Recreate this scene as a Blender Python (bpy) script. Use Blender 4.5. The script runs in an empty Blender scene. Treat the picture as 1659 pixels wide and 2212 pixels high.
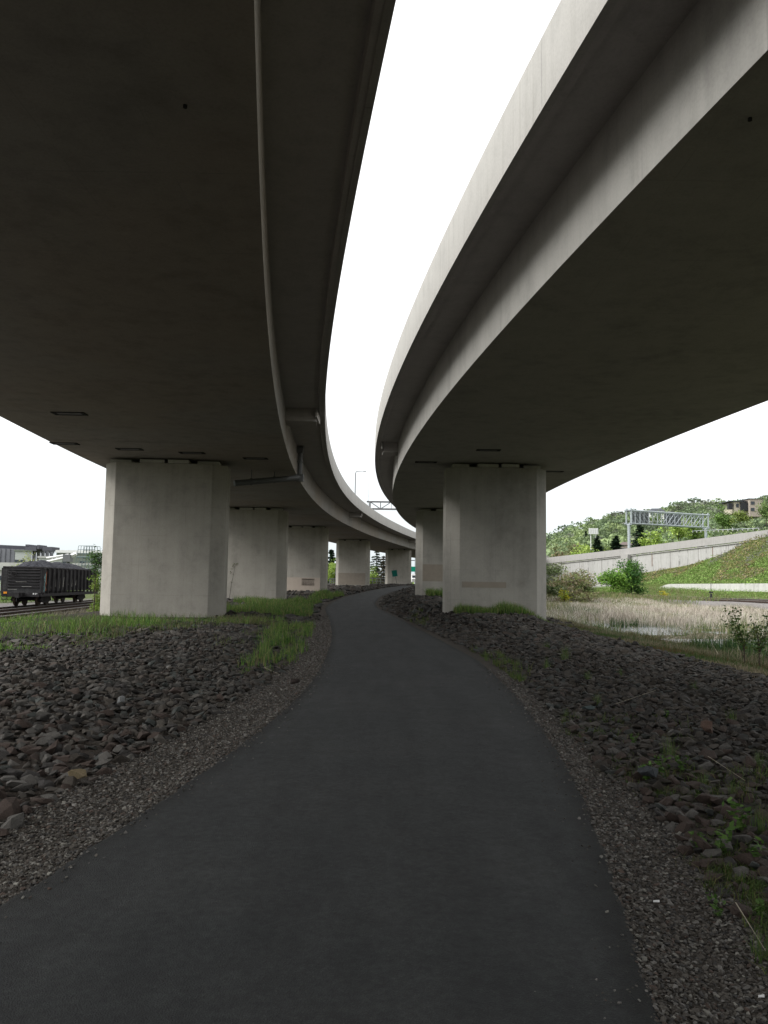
import bpy, math, random
import numpy as np
from mathutils import Matrix, Vector
R = np.random.RandomState(7)
rnd = random.Random(11)
scene = bpy.context.scene
COL = scene.collection
PI = math.pi

# ------------------------------------------------------------------ camera
F = 1750.0; RHO = .0151; TH = math.atan(154 / 1750.)
EYE = 1.6
cam = bpy.data.cameras.new('camera'); camo = bpy.data.objects.new('camera', cam); COL.objects.link(camo)
cam.sensor_fit = 'VERTICAL'; cam.sensor_height = 24; cam.lens = 24 * F / 2212
cam.clip_start = .05; cam.clip_end = 6000
cr, sr_ = math.cos(RHO), math.sin(RHO); ct, st = math.cos(TH), math.sin(TH)
rt = Vector((cr, -sr_ * st, sr_ * ct)); up = Vector((-sr_, -cr * st, cr * ct)); fw = Vector((0, ct, st))
M = Matrix(((rt.x, up.x, -fw.x, 0), (rt.y, up.y, -fw.y, 0), (rt.z, up.z, -fw.z, EYE), (0, 0, 0, 1)))
camo.matrix_world = M
scene.camera = camo

def at(px, py, Y):
    """world point seen at photo position (1659 wide) at distance Y"""
    u = (px - 829.5) / F; v = -(py - 1106) / F
    xc = u * cr - v * sr_; yc = u * sr_ + v * cr
    r = (xc, ct - yc * st, st + yc * ct)
    t = Y / r[1]
    return Vector((r[0] * t, Y, EYE + r[2] * t))

def proj(X, Y, Z):
    dz = Z - EYE
    d = Y * ct + dz * st; yc = -Y * st + dz * ct
    return 829.5 + F * (X * cr + yc * sr_) / d, 1106 - F * (-X * sr_ + yc * cr) / d, d

# ------------------------------------------------------------------ tagging
def tag(o, label=None, cat=None, group=None, kind=None):
    if label: o['label'] = label
    if cat: o['category'] = cat
    if group: o['group'] = group
    if kind: o['kind'] = kind
    return o

def empty(name, loc=(0, 0, 0), rz=0, label=None, cat=None, group=None):
    o = bpy.data.objects.new(name, None); COL.objects.link(o)
    o.location = loc; o.rotation_euler = (0, 0, rz); o.empty_display_size = .2
    return tag(o, label, cat, group)

def link(name, me, mat=None, parent=None, loc=None, rz=0):
    o = bpy.data.objects.new(name, me); COL.objects.link(o)
    if mat and not me.materials: me.materials.append(mat)
    if parent: o.parent = parent
    if loc is not None: o.location = loc; o.rotation_euler = (0, 0, rz)
    return o

def np_mesh(name, V, Fc, col=None, smooth=False):
    """V (n,3), Fc (m,k) array -> mesh with point colours"""
    V = np.asarray(V, np.float32); Fc = np.asarray(Fc, np.int32)
    me = bpy.data.meshes.new(name)
    n, (m, k) = len(V), Fc.shape
    me.vertices.add(n); me.vertices.foreach_set('co', V.ravel())
    me.loops.add(m * k); me.loops.foreach_set('vertex_index', Fc.ravel())
    me.polygons.add(m); me.polygons.foreach_set('loop_start', np.arange(m, dtype=np.int32) * k)
    me.polygons.foreach_set('loop_total', np.full(m, k, np.int32))
    me.polygons.foreach_set('use_smooth', np.full(m, bool(smooth)))
    if col is not None:
        a = me.color_attributes.new('col', 'FLOAT_COLOR', 'POINT')
        c = np.ones((n, 4), np.float32); c[:, :3] = np.clip(col, 0, 1)
        a.data.foreach_set('color', c.ravel())
    me.update(calc_edges=True)
    return me

class MB:
    """collects boxes, bars, tubes, prisms; build() links them as one mesh object"""
    def __init__(s): s.v = []; s.f = []
    def add(s, v, f):
        b = len(s.v); s.v += [tuple(p) for p in v]; s.f += [tuple(b + i for i in q) for q in f]; return s
    def box(s, x0, x1, y0, y1, z0, z1):
        v = [(x0, y0, z0), (x1, y0, z0), (x1, y1, z0), (x0, y1, z0), (x0, y0, z1), (x1, y0, z1), (x1, y1, z1), (x0, y1, z1)]
        return s.add(v, [(0, 3, 2, 1), (4, 5, 6, 7), (0, 1, 5, 4), (1, 2, 6, 5), (2, 3, 7, 6), (3, 0, 4, 7)])
    def prism(s, poly, z0, z1):
        n = len(poly)
        v = [(p[0], p[1], z0) for p in poly] + [(p[0], p[1], z1) for p in poly]
        return s.add(v, [tuple(range(n))[::-1], tuple(range(n, 2 * n))] + [(i, (i + 1) % n, n + (i + 1) % n, n + i) for i in range(n)])
    def tube(s, a, b, r0, r1=None, n=8):
        if r1 is None: r1 = r0
        a = Vector(a); b = Vector(b); d = (b - a).normalized()
        u = d.cross(Vector((0, 0, 1)) if abs(d.z) < .9 else Vector((1, 0, 0))).normalized(); w = d.cross(u)
        v = [a + (u * math.cos(2 * PI * i / n) + w * math.sin(2 * PI * i / n)) * r0 for i in range(n)]
        v += [b + (u * math.cos(2 * PI * i / n) + w * math.sin(2 * PI * i / n)) * r1 for i in range(n)]
        return s.add(v, [tuple(range(n))[::-1], tuple(range(n, 2 * n))] + [(i, (i + 1) % n, n + (i + 1) % n, n + i) for i in range(n)])
    def bar(s, a, b, w, h=None):
        return s.tube(a, b, w * .707, n=4)
    def build(s, name, mat, parent=None, bevel=0, loc=None, rz=0):
        me = bpy.data.meshes.new(name); me.from_pydata(s.v, [], s.f); me.update()
        o = link(name, me, mat, parent, loc, rz)
        if bevel:
            m = o.modifiers.new('bevel', 'BEVEL'); m.width = bevel; m.segments = 2; m.limit_method = 'ANGLE'
        return o

# ------------------------------------------------------------------ materials
def newmat(name):
    m = bpy.data.materials.new(name); m.use_nodes = True
    nt = m.node_tree; b = nt.nodes['Principled BSDF']
    b.inputs['Specular IOR Level'].default_value = .25
    return m, nt, b
def nd(nt, t, **kw):
    n = nt.nodes.new(t)
    for k, v in kw.items():
        if k in n.inputs: n.inputs[k].default_value = v
        else: setattr(n, k, v)
    return n
def noise(nt, vec, scale, detail=6, rough=.6, mapscale=None):
    if mapscale:
        mp = nd(nt, 'ShaderNodeMapping'); mp.inputs['Scale'].default_value = mapscale
        nt.links.new(vec, mp.inputs['Vector']); vec = mp.outputs['Vector']
    n = nd(nt, 'ShaderNodeTexNoise'); n.inputs['Scale'].default_value = scale
    n.inputs['Detail'].default_value = detail; n.inputs['Roughness'].default_value = rough
    nt.links.new(vec, n.inputs['Vector']); return n.outputs['Fac']
def ramp(nt, fac, stops):
    r = nd(nt, 'ShaderNodeValToRGB'); e = r.color_ramp.elements
    e[0].position, e[0].color = stops[0][0], (*stops[0][1], 1)
    e[1].position, e[1].color = stops[-1][0], (*stops[-1][1], 1)
    for p, c in stops[1:-1]:
        q = e.new(p); q.color = (*c, 1)
    nt.links.new(fac, r.inputs['Fac']); return r.outputs['Color']
def mix(nt, a, b, fac, mode='MIX'):
    m = nd(nt, 'ShaderNodeMixRGB', blend_type=mode)
    for s, i in ((fac, 0), (a, 1), (b, 2)):
        if hasattr(s, 'is_linked'): nt.links.new(s, m.inputs[i])
        elif i == 0: m.inputs[0].default_value = s
        else: m.inputs[i].default_value = (*s, 1)
    return m.outputs[0]
def bump(nt, b, h, strength, dist=.02):
    n = nd(nt, 'ShaderNodeBump'); n.inputs['Strength'].default_value = strength; n.inputs['Distance'].default_value = dist
    nt.links.new(h, n.inputs['Height']); nt.links.new(n.outputs[0], b.inputs['Normal'])
def pos(nt): return nd(nt, 'ShaderNodeNewGeometry').outputs['Position']
def math_(nt, op, a, b=None):
    m = nd(nt, 'ShaderNodeMath', operation=op)
    for i, s in enumerate((a, b)):
        if s is None: continue
        if hasattr(s, 'is_linked'): nt.links.new(s, m.inputs[i])
        else: m.inputs[i].default_value = s
    return m.outputs[0]

def concrete(name, c, streak=.25, lines=None, blotch=.22, bs=.15, stains=None, warm=None):
    m, nt, b = newmat(name); P = pos(nt)
    big = noise(nt, P, .45, 5); mid = noise(nt, P, 2.2, 8, .65)
    vert = noise(nt, P, 1, 5, .6, (2.2, 2.2, .12)); fine = noise(nt, P, 26, 4, .7)
    c = np.array(c)
    f = math_(nt, 'ADD', math_(nt, 'MULTIPLY', big, .35), math_(nt, 'ADD', math_(nt, 'MULTIPLY', mid, .35), math_(nt, 'MULTIPLY', vert, .3)))
    colr = ramp(nt, f, [(.34, tuple(c * (1 - blotch * 1.3))), (.5, tuple(c)), (.66, tuple(np.minimum(c * (1 + blotch * .6), .9)))])
    dirt = ramp(nt, noise(nt, P, 1, 6, .7, (5.5, 5.5, .22)), [(.52, (1, 1, 1)), (.72, (1 - streak, 1 - streak, 1 - streak * 1.1))])
    colr = mix(nt, colr, dirt, 1, 'MULTIPLY')
    speck = ramp(nt, fine, [(.3, (.9, .9, .9)), (.5, (1, 1, 1)), (.7, (1.05, 1.05, 1.05))])
    colr = mix(nt, colr, speck, 1, 'MULTIPLY')
    if warm:
        wn = ramp(nt, noise(nt, P, .12, 3), [(.42, (1, 1, 1)), (.6, warm)]); colr = mix(nt, colr, wn, 1, 'MULTIPLY')
    h = math_(nt, 'ADD', fine, math_(nt, 'MULTIPLY', mid, .8))
    if lines:
        # board and panel joints left by the formwork: (axis, spacing, phase, width, darkness)
        sep = nd(nt, 'ShaderNodeSeparateXYZ'); nt.links.new(P, sep.inputs[0])
        for ax, sp, ph, w, dk in lines:
            fr = math_(nt, 'FRACT', math_(nt, 'DIVIDE', math_(nt, 'ADD', sep.outputs[ax], ph + 1000 * sp), sp))
            ln = math_(nt, 'LESS_THAN', fr, w / sp)
            mask = math_(nt, 'MULTIPLY', ln, ramp(nt, noise(nt, P, 1.3, 3), [(.4, (0, 0, 0)), (.6, (1, 1, 1))]))
            colr = mix(nt, colr, tuple(c * dk), math_(nt, 'MULTIPLY', mask, .6))
            h = math_(nt, 'SUBTRACT', h, math_(nt, 'MULTIPLY', mask, .8))
    nt.links.new(colr, b.inputs['Base Color']); b.inputs['Roughness'].default_value = .9
    bump(nt, b, h, bs, .012)
    return m

def plain(name, c, rough=.6, metal=0, var=.15, sc=3., bs=0.):
    m, nt, b = newmat(name); c = np.array(c)
    P = nd(nt, 'ShaderNodeTexCoord').outputs['Object']
    f = noise(nt, P, sc, 6, .65)
    nt.links.new(ramp(nt, f, [(.3, tuple(c * (1 - var))), (.7, tuple(np.minimum(c * (1 + var), 1)))]), b.inputs['Base Color'])
    b.inputs['Roughness'].default_value = rough; b.inputs['Metallic'].default_value = metal
    if bs: bump(nt, b, f, bs, .02)
    return m

def attrmat(name, rough=.8, var=.25, sc=8., transl=0., bs=0., bd=.01, spec=.2):
    m, nt, b = newmat(name); a = nd(nt, 'ShaderNodeAttribute', attribute_name='col')
    P = nd(nt, 'ShaderNodeTexCoord').outputs['Object']
    f = noise(nt, P, sc, 6, .7)
    c = mix(nt, a.outputs['Color'], ramp(nt, f, [(.3, (1 - var,) * 3), (.7, (1 + var * .8,) * 3)]), 1, 'MULTIPLY')
    nt.links.new(c, b.inputs['Base Color']); b.inputs['Roughness'].default_value = rough
    b.inputs['Specular IOR Level'].default_value = spec
    if bs: bump(nt, b, f, bs, bd)
    if transl:
        t = nd(nt, 'ShaderNodeBsdfTranslucent'); nt.links.new(c, t.inputs['Color'])
        mx = nd(nt, 'ShaderNodeMixShader'); mx.inputs[0].default_value = transl
        out = nt.nodes['Material Output']
        nt.links.new(b.outputs[0], mx.inputs[1]); nt.links.new(t.outputs[0], mx.inputs[2]); nt.links.new(mx.outputs[0], out.inputs['Surface'])
    return m

LP = [(0, 1.83, .9, .018, .72), (2, 1.22, .25, .016, .75)]
M_PIER = concrete('pier_concrete', (.36, .34, .30), streak=.07, lines=LP)
M_PIERR = concrete('pier_concrete_grey', (.33, .315, .283), streak=.07, lines=LP)
M_GIRD = concrete('girder_concrete', (.42, .41, .385), streak=.10, blotch=.2, lines=[(1, 2.44, .3, .02, .7), (0, 1.22, .2, .012, .75)])  # lit copy for the right deck, albedo raised for its sunlit web
M_GIRD_SHADED = concrete('girder_concrete_shaded', (.32, .308, .288), streak=.10, blotch=.2, lines=[(1, 2.44, .3, .02, .7), (0, 1.22, .2, .012, .75)], warm=(1.0, .94, .88))  # same concrete as right girder, darkened to paint in shade; warm staining
M_SLAB = concrete('slab_concrete', (.48, .46, .44), streak=.1, blotch=.14)
M_PARA = concrete('parapet_concrete', (.44, .43, .40), streak=.14, blotch=.12, lines=[(1, 5.2, .3, .03, .55)])
M_WALL = concrete('retaining_wall_concrete', (.42, .415, .40), streak=.4, blotch=.12, lines=[(1, 4.4, 0, .22, .5), (1, 13.2, 2.5, .45, .22)])
M_COPE = concrete('coping_concrete', (.36, .35, .335), streak=.2, blotch=.12)
M_WHITEWALL = concrete('pale_low_wall', (.54, .54, .51), streak=.25, lines=[(1, .9, 0, .07, .6)])
M_TAN = plain('tan_cover_paint', (.27, .235, .195), .85, var=.08)
M_TANL = plain('beige_cover_paint', (.45, .385, .325), .85, var=.06)
M_DARK = plain('dark_steel', (.035, .036, .04), .6, .2)
M_JOINT = plain('joint_filler', (.02, .02, .02), .9)
M_GALV = plain('galvanised_steel', (.42, .46, .48), .5, .35)
M_GREY = plain('weathered_grey_steel', (.16, .165, .17), .6, .3)
M_SIGNBACK = plain('sign_back', (.19, .21, .22), .6, .2)
M_GREEN = plain('green_sign_face', (.0, .11, .085), .5, var=.05)
M_WHITE = plain('white_paint', (.75, .75, .74), .5, var=.06)
M_RUST = plain('wagon_black_brown', (.030, .028, .029), .7, .1, var=.5, sc=2.5, bs=.3)
M_RUST2 = plain('wagon_side_grime', (.052, .051, .052), .8, .05, var=.6, sc=1.8, bs=.3)
M_WHEEL = plain('wheel_rust', (.075, .055, .04), .6, .4, var=.4)
M_COAL = plain('coal', (.022, .023, .030), .75, 0, var=.6, sc=14, bs=.8)
M_RAIL = plain('rail_steel', (.30, .28, .27), .35, .7)
M_RAILS = plain('rail_side_rust', (.07, .045, .035), .8, .2)
M_TIE = plain('tie_wood', (.05, .042, .036), .9, var=.4)
M_ORANGE = plain('orange_marker', (.75, .28, .02), .5, var=.05)
M_TEAL = plain('graffiti_teal', (.20, .36, .37), .7, var=.4, sc=9)
M_GRORG = plain('graffiti_orange', (.55, .20, .10), .7, var=.4, sc=9)
M_GRWH = plain('graffiti_pale', (.38, .37, .34), .7, var=.5, sc=12)
M_SILO = plain('silo_concrete', (.24, .24, .27), .9, var=.1, sc=.2)
M_SILOD = plain('silo_top', (.10, .10, .12), .9, var=.1, sc=.2)
M_OLIVE = plain('olive_cladding', (.16, .18, .15), .8, var=.06, sc=.3)
M_BOXB = plain('pale_cladding', (.42, .44, .42), .8, var=.06, sc=.3)
M_SHED = plain('hazed_white_cladding', (.46, .46, .44), .8, var=.1, sc=.4)  # white toned down to pale grey, distance haze put into the colour
M_TANB = plain('tan_brick', (.40, .345, .295), .9, var=.08, sc=.6)  # tan lightened so that distance haze sits in the colour
M_ROOF = plain('dark_roof', (.07, .075, .085), .8)
M_GLASS = plain('window_glass', (.05, .06, .07), .1)
M_BARK = plain('bark', (.075, .058, .045), .9, var=.4, sc=6, bs=.4)
M_BARKG = plain('grey_bark', (.20, .18, .16), .9, var=.3, sc=6)
M_ROCK = attrmat('rock', .85, .35, 9., bs=.5, bd=.02)
M_GRAV = attrmat('gravel_stone', .85, .15, 40.)
M_LEAF = attrmat('foliage', .6, .2, 2., transl=.28)
M_LEAFF = attrmat('far_foliage', .8, .1, .3, transl=.2)
M_BLADE = attrmat('blades', .65, .15, 5., transl=.25)
M_REED = attrmat('reed_blades', .8, .15, 3., transl=.2)

# asphalt
M_ASPH, nt, b = newmat('asphalt'); P = pos(nt)
vo = nd(nt, 'ShaderNodeTexVoronoi'); vo.inputs['Scale'].default_value = 130; nt.links.new(P, vo.inputs['Vector'])
fine = noise(nt, P, 210, 4, .8); mid = noise(nt, P, 5, 6, .6); big = noise(nt, P, .6, 4)
c1 = ramp(nt, fine, [(.25, (.0115, .013, .013)), (.55, (.034, .0362, .0357)), (.8, (.085, .088, .086))])
sp = ramp(nt, vo.outputs['Color'], [(.86, (0, 0, 0)), (.99, (1, 1, 1))])
c1 = mix(nt, c1, (.11, .105, .10), math_(nt, 'MULTIPLY', sp, .35))
c1 = mix(nt, c1, ramp(nt, mid, [(.3, (.80, .80, .80)), (.7, (1.18, 1.18, 1.18))]), 1, 'MULTIPLY')
c1 = mix(nt, c1, ramp(nt, noise(nt, P, 1, 5, .6, (2.6, .35, 1)), [(.38, (.86, .86, .86)), (.62, (1.14, 1.14, 1.13))]), 1, 'MULTIPLY')
c1 = mix(nt, c1, ramp(nt, noise(nt, P, 22, 5, .75), [(.3, (.66, .66, .66)), (.5, (1, 1, 1)), (.72, (1.42, 1.41, 1.38))]), 1, 'MULTIPLY')
c1 = mix(nt, c1, ramp(nt, big, [(.35, (.86, .88, .9)), (.65, (1.12, 1.1, 1.1))]), 1, 'MULTIPLY')
ea = nd(nt, 'ShaderNodeAttribute', attribute_name='edge')
c1 = mix(nt, c1, mix(nt, c1, (.45, .44, .42), 1, 'MULTIPLY'), ea.outputs['Fac'])
nt.links.new(c1, b.inputs['Base Color']); b.inputs['Roughness'].default_value = .82; b.inputs['Specular IOR Level'].default_value = .3
bump(nt, b, math_(nt, 'ADD', fine, vo.outputs['Distance']), .8, .008)

# ground sheet: vertex colour region + procedural grit
M_GROUND, nt, b = newmat('ground_soil'); P = pos(nt)
a = nd(nt, 'ShaderNodeAttribute', attribute_name='col')
g1 = noise(nt, P, 3, 8, .7); g2 = noise(nt, P, 45, 6, .75); vo = nd(nt, 'ShaderNodeTexVoronoi'); vo.inputs['Scale'].default_value = 42; nt.links.new(P, vo.inputs['Vector'])
c1 = mix(nt, a.outputs['Color'], ramp(nt, g1, [(.3, (.7, .7, .7)), (.7, (1.3, 1.28, 1.25))]), 1, 'MULTIPLY')
c1 = mix(nt, c1, ramp(nt, g2, [(.3, (.55, .55, .55)), (.7, (1.5, 1.45, 1.4))]), 1, 'MULTIPLY')
c1 = mix(nt, c1, ramp(nt, vo.outputs['Distance'], [(.0, (1.35, 1.33, 1.3)), (.5, (.55, .55, .55))]), .6, 'MULTIPLY')
nt.links.new(c1, b.inputs['Base Color']); b.inputs['Roughness'].default_value = .95; b.inputs['Specular IOR Level'].default_value = .1
bump(nt, b, math_(nt, 'ADD', g2, math_(nt, 'MULTIPLY', vo.outputs['Distance'], -1)), .7, .02)

# water
M_WATER, nt, b = newmat('marsh_water'); P = pos(nt)
b.inputs['Base Color'].default_value = (.035, .04, .035, 1); b.inputs['Roughness'].default_value = .16; b.inputs['Specular IOR Level'].default_value = .6
bump(nt, b, noise(nt, P, 7, 4), .6, .05)

# ------------------------------------------------------------------ alignment of the two viaducts
SLp = np.polyfit([6.5, 8.2, 10.1, 15.3, 23, 30.7, 38, 48, 60.75, 71.2, 82.2, 100, 119.6, 135.8],
                 [-1.21, -1.43, -1.65, -2.25, -3.11, -3.75, -4.19, -4.45, -4.44, -3.86, -2.75, -.72, 2.5, 5.64], 4)
SRp = np.polyfit([7.08, 9.37, 12.3, 16.5, 25, 28.2, 32.2, 35.5, 39.2, 43.5, 47.7, 52, 56.7, 63.9, 72.3, 81.9],
                 [3.48, 3.12, 2.63, 2.07, 1.28, 1.06, .81, .64, .5, .44, .48, .6, .81, 1.33, 2.19, 3.4], 4)
def ext(p, Y, hi, sl_grow):
    Y = np.asarray(Y, float); d = np.polyder(p)
    Yc = np.clip(Y, 6, hi)
    v = np.polyval(p, Yc); s = np.polyval(d, Yc); dy = Y - Yc
    return v + s * dy + np.where(dy > 0, .5 * sl_grow * dy ** 2, .0)
SL = lambda Y: ext(SLp, Y, 125, .0016)
SR = lambda Y: ext(SRp, Y, 82, .0012)
ZS = lambda Y: np.interp(Y, [-50, 0, 34, 58, 80, 107, 137, 230], [6.3, 6.5, 6.65, 6.85, 7.08, 7.2, 7.25, 7.3])
GY = lambda Y: np.interp(Y, [-50, 30, 46, 58, 80, 107, 137, 200], [0, 0, .14, .3, .7, 1.25, 1.5, 1.6])

def curve_pt(S, Y, o, side):
    """point at outward offset o from the inner soffit edge (side -1 left deck, +1 right deck)"""
    e = .5; s = (S(Y + e) - S(Y - e)) / (2 * e); L = math.sqrt(1 + s * s)
    return float(S(Y) + side * o / L), float(Y - side * o * s / L), float(s)

def sweep(name, S, side, sect, y0, y1, mat, parent, step=1.0):
    ys = []
    y = y0
    while y < y1: ys.append(y); y += step if y < 90 else step * 2
    ys.append(y1)
    V = []; Fc = []; n = len(sect)
    for Y in ys:
        zs = float(ZS(Y))
        for (o, z) in sect:
            x, yy, _ = curve_pt(S, Y, o, side); V.append((x, yy, zs + z))
    for i in range(len(ys) - 1):
        for j in range(n):
            a, b_ = i * n + j, i * n + (j + 1) % n
            q = (a, b_, b_ + n, a + n)
            Fc.append(q if side < 0 else q[::-1])
    c0 = tuple(range(n)); c1 = tuple((len(ys) - 1) * n + j for j in range(n))
    Fc += [c0[::-1] if side < 0 else c0, c1 if side < 0 else c1[::-1]]
    me = bpy.data.meshes.new(name); me.from_pydata(V, [], Fc); me.update()
    return link(name, me, mat, parent)

def viaduct(S, side, W, ov, joints, label):
    root = empty('viaduct', (float(S(30)) + side * W / 2, 30, 0), 0, label, 'viaduct')
    def re(o):   # keep world placement under the root
        o.matrix_parent_inverse = Matrix.Translation(-Vector(root.location)); return o
    cuts = [-45] + joints + [222]
    for a, b_ in zip(cuts[:-1], cuts[1:]):
        re(sweep('box_girder', S, side, [(0, 0), (W, 0), (W, 1.38), (0, 1.38)], a + .03, b_ - .03, M_GIRD if side > 0 else M_GIRD_SHADED, root))
        re(sweep('deck_slab', S, side, [(-ov, 1.27), (-ov + .2, 1.27), (-ov + .225, 1.325), (W + ov - .225, 1.325), (W + ov - .2, 1.27), (W + ov, 1.27), (W + ov, 1.58), (-ov, 1.58)], a + .012, b_ - .012, M_SLAB, root))
        for nm, sg in (('inner', 1), ('outer', -1)):
            base = [(-ov - .012, 1.262), (-ov + .1, 1.262), (-ov + .1, 1.5), (-ov + .42, 1.5), (-ov + .42, 1.66), (-ov + .24, 1.9), (-ov + .17, 2.29), (-ov + .015, 2.29), (-ov - .012, 2.265)]
            if sg < 0: base = [(W - o, z) for o, z in base][::-1]
            re(sweep('parapet', S, side, base, a + .008, b_ - .008, M_PARA, root))
    for j in joints:   # downstand beams under the overhang and filler seen in the joint
        for o0, o1 in ((-ov + .3, -.01), (W + .01, W + ov - .3)):
            x0, yy0, s = curve_pt(S, j, o0, side)
            m = MB()
            p = [curve_pt(S, j - .5, o0, side), curve_pt(S, j - .5, o1, side), curve_pt(S, j + .5, o1, side), curve_pt(S, j + .5, o0, side)]
            z = float(ZS(j))
            m.prism([(q[0], q[1]) for q in (p if side > 0 else p[::-1])], z + .86, z + 1.33)
            re(m.build('joint_trough', M_SLAB, root))
    return root, re

WL, WR = 8.7, 8.5
OVL, OVR = 1.42, .98
vl, rel = viaduct(SL, -1, WL, OVL, [29.8, 78.0, 128.0], 'curved concrete viaduct overhead on the left with dark box girder and drain pipe')
vr, rer = viaduct(SR, 1, WR, OVR, [36.9, 84.0], 'curved concrete viaduct overhead on the right with sunlit pale girder side')

# inspection hatches, drain holes and vents on the soffits
def hatch(px, py, S, side, re, root, w=1.0, l=.42):
    Y = 20.
    for _ in range(80):
        p = at(px, py, Y); z = float(ZS(Y)); Y = .5 * Y + .5 * Y * (z - EYE) / (p.z - EYE)
    p = at(px, py, Y); z = float(ZS(Y))
    h = empty('hatch_tmp'); bpy.data.objects.remove(h)
    m = MB()
    for (a, b_, c, d) in ((-w / 2, w / 2, -l / 2, -l / 2 + .05), (-w / 2, w / 2, l / 2 - .05, l / 2), (-w / 2, -w / 2 + .12, -l / 2 + .05, l / 2 - .05), (w / 2 - .12, w / 2, -l / 2 + .05, l / 2 - .05)):
        m.box(p.x + a, p.x + b_, Y + c, Y + d, z - .022, z + .02)
    f = re(m.build('hatch', M_JOINT, root))
    c = MB(); c.box(p.x - w / 2 + .122, p.x + w / 2 - .122, Y - l / 2 + .052, Y + l / 2 - .052, z - .008, z + .02)
    q = c.build('hatch_cover', M_GREY, f)
for px, py in ((150, 893), (140, 958), (280, 970), (415, 978), (552, 990)): hatch(px, py, SL, -1, rel, vl)
for px, py in ((1055, 972), (920, 998), (1195, 1018)): hatch(px, py, SR, 1, rer, vr, .9, .34)
for px, py, re, root in ((400, 227, rel, vl), (1620, 255, rer, vr), (1130, 1006, rer, vr)):
    Y = 8.
    for _ in range(80):
        p = at(px, py, Y); z = float(ZS(Y)); Y = .5 * Y + .5 * Y * (z - EYE) / (p.z - EYE)
    p = at(px, py, Y); re(MB().tube((p.x, Y, z - .03), (p.x, Y, z + .05), .022, n=12).build('drain_hole', M_JOINT, root))
# drain pipe: down the inner web, then slung below the soffit to the first pier
x, y, _ = curve_pt(SL, 38.0, -.16, -1); zz = float(ZS(38))
m = MB(); m.tube((x, y, zz + 1.3), (x, y, zz - .16), .12, n=12); m.tube((x + .01, y, zz + .55), (x + .01, y, zz + .62), .15, n=12)
m.box(x - .14, x + .14, y - .2, y + .16, zz + 1.0, zz + 1.3)
rel(m.build('downpipe', M_GREY, vl))
e = Vector((-6.75, 36.2, 5.98))
m = MB(); m.tube((x + .12, y, zz - .16), (e.x, e.y, e.z), .135, n=12)
m.box(x - .18, x + .18, y - .18, y + .18, zz - .34, zz - .02)
for t in (.4, .75):
    q = Vector((x, y, zz - .16)).lerp(e, t); m.tube((q.x, q.y, q.z), (q.x, q.y, float(ZS(38)) + .03), .018); m.tube((q.x - .05, q.y, q.z), (q.x + .05, q.y, q.z), .165, n=12)
rel(m.build('slung_pipe', M_GREY, vl))
# small conduit bracket under the overhang on both decks
for S, side, ov, j, re, root in ((SL, -1, OVL, 29.8, rel, vl), (SR, 1, OVR, 36.9, rer, vr), (SL, -1, OVL, 78, rel, vl)):
    x0, y0, _ = curve_pt(S, j, -ov + .26, side); z = float(ZS(j))
    re(MB().box(x0 - .035, x0 + .035, y0 - .7, y0 + .7, z + .98, z + 1.31).build('end_plate', M_PARA if side > 0 else M_SLAB, root))

# ------------------------------------------------------------------ terrain height
def ss(t): t = np.clip(t, 0, 1); return t * t * (3 - 2 * t)
def vnoise(X, Y, s, seed=0):
    def h(i, j): 
        v = np.sin(i * 127.1 + j * 311.7 + seed * 74.7) * 43758.5453; return v - np.floor(v)
    x = X / s; y = Y / s; i = np.floor(x); j = np.floor(y); fx = ss(x - i); fy = ss(y - j)
    return (h(i, j) * (1 - fx) + h(i + 1, j) * fx) * (1 - fy) + (h(i, j + 1) * (1 - fx) + h(i + 1, j + 1) * fx) * fy - .5
PYL = [-12, 0, 3.0, 4.2, 4.99, 5.85, 7.35, 8.77, 10.14, 12.12, 13.96, 16.75, 20.78, 25.41, 32.3, 46.1, 54.5, 67.9, 86, 100, 112, 125, 140]
PXL = [-4.4, -2.55, -2.02, -1.82, -1.71, -1.60, -1.43, -1.30, -1.21, -1.14, -1.13, -1.18, -1.33, -1.57, -2.08, -3.26, -3.48, -2.96, -1.32, .7, 3.1, 6.3, 11]
PYR = [-12, 0, 2.0, 3.13, 3.89, 4.75, 5.44, 6.65, 7.68, 9.55, 12.11, 15.27, 17.6, 24, 33, 47.2, 54.8, 67.9, 87.7, 100, 112, 125, 140]
PXR = [-1.4, .55, .85, 1.04, 1.17, 1.31, 1.42, 1.58, 1.69, 1.83, 1.97, 2.03, 2.03, 1.63, 1.01, -.28, -.56, -.22, 1.45, 3.3, 5.7, 8.9, 13.6]
def smooth_interp(Y, ys, xs):
    Y = np.asarray(Y, float); r = 0
    for k, w in ((-2, .1), (-1, .2), (0, .4), (1, .2), (2, .1)):
        r = r + w * np.interp(Y + k * np.clip(np.abs(Y) * .035, .25, 3.), ys, xs)
    return r
XPL = lambda Y: smooth_interp(Y, PYL, PXL)
XPR = lambda Y: smooth_interp(Y, PYR, PXR)
XCR = lambda Y: np.where(np.asarray(Y) < 38, 7.0, np.maximum(7.0, SR(Y) + 6.6))
XRR = lambda Y: 47 - .12 * (np.asarray(Y) - 100)            # right railway
XLW = lambda Y: 53 - .063 * (np.asarray(Y) - 112)           # low wall
def kw(X, Y): return ((X - 51.3) * .381 - (Y - 170) * .924) / 21.
def dW(X, Y): return (X - 51.3) * .924 + (Y - 170) * .381
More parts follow.
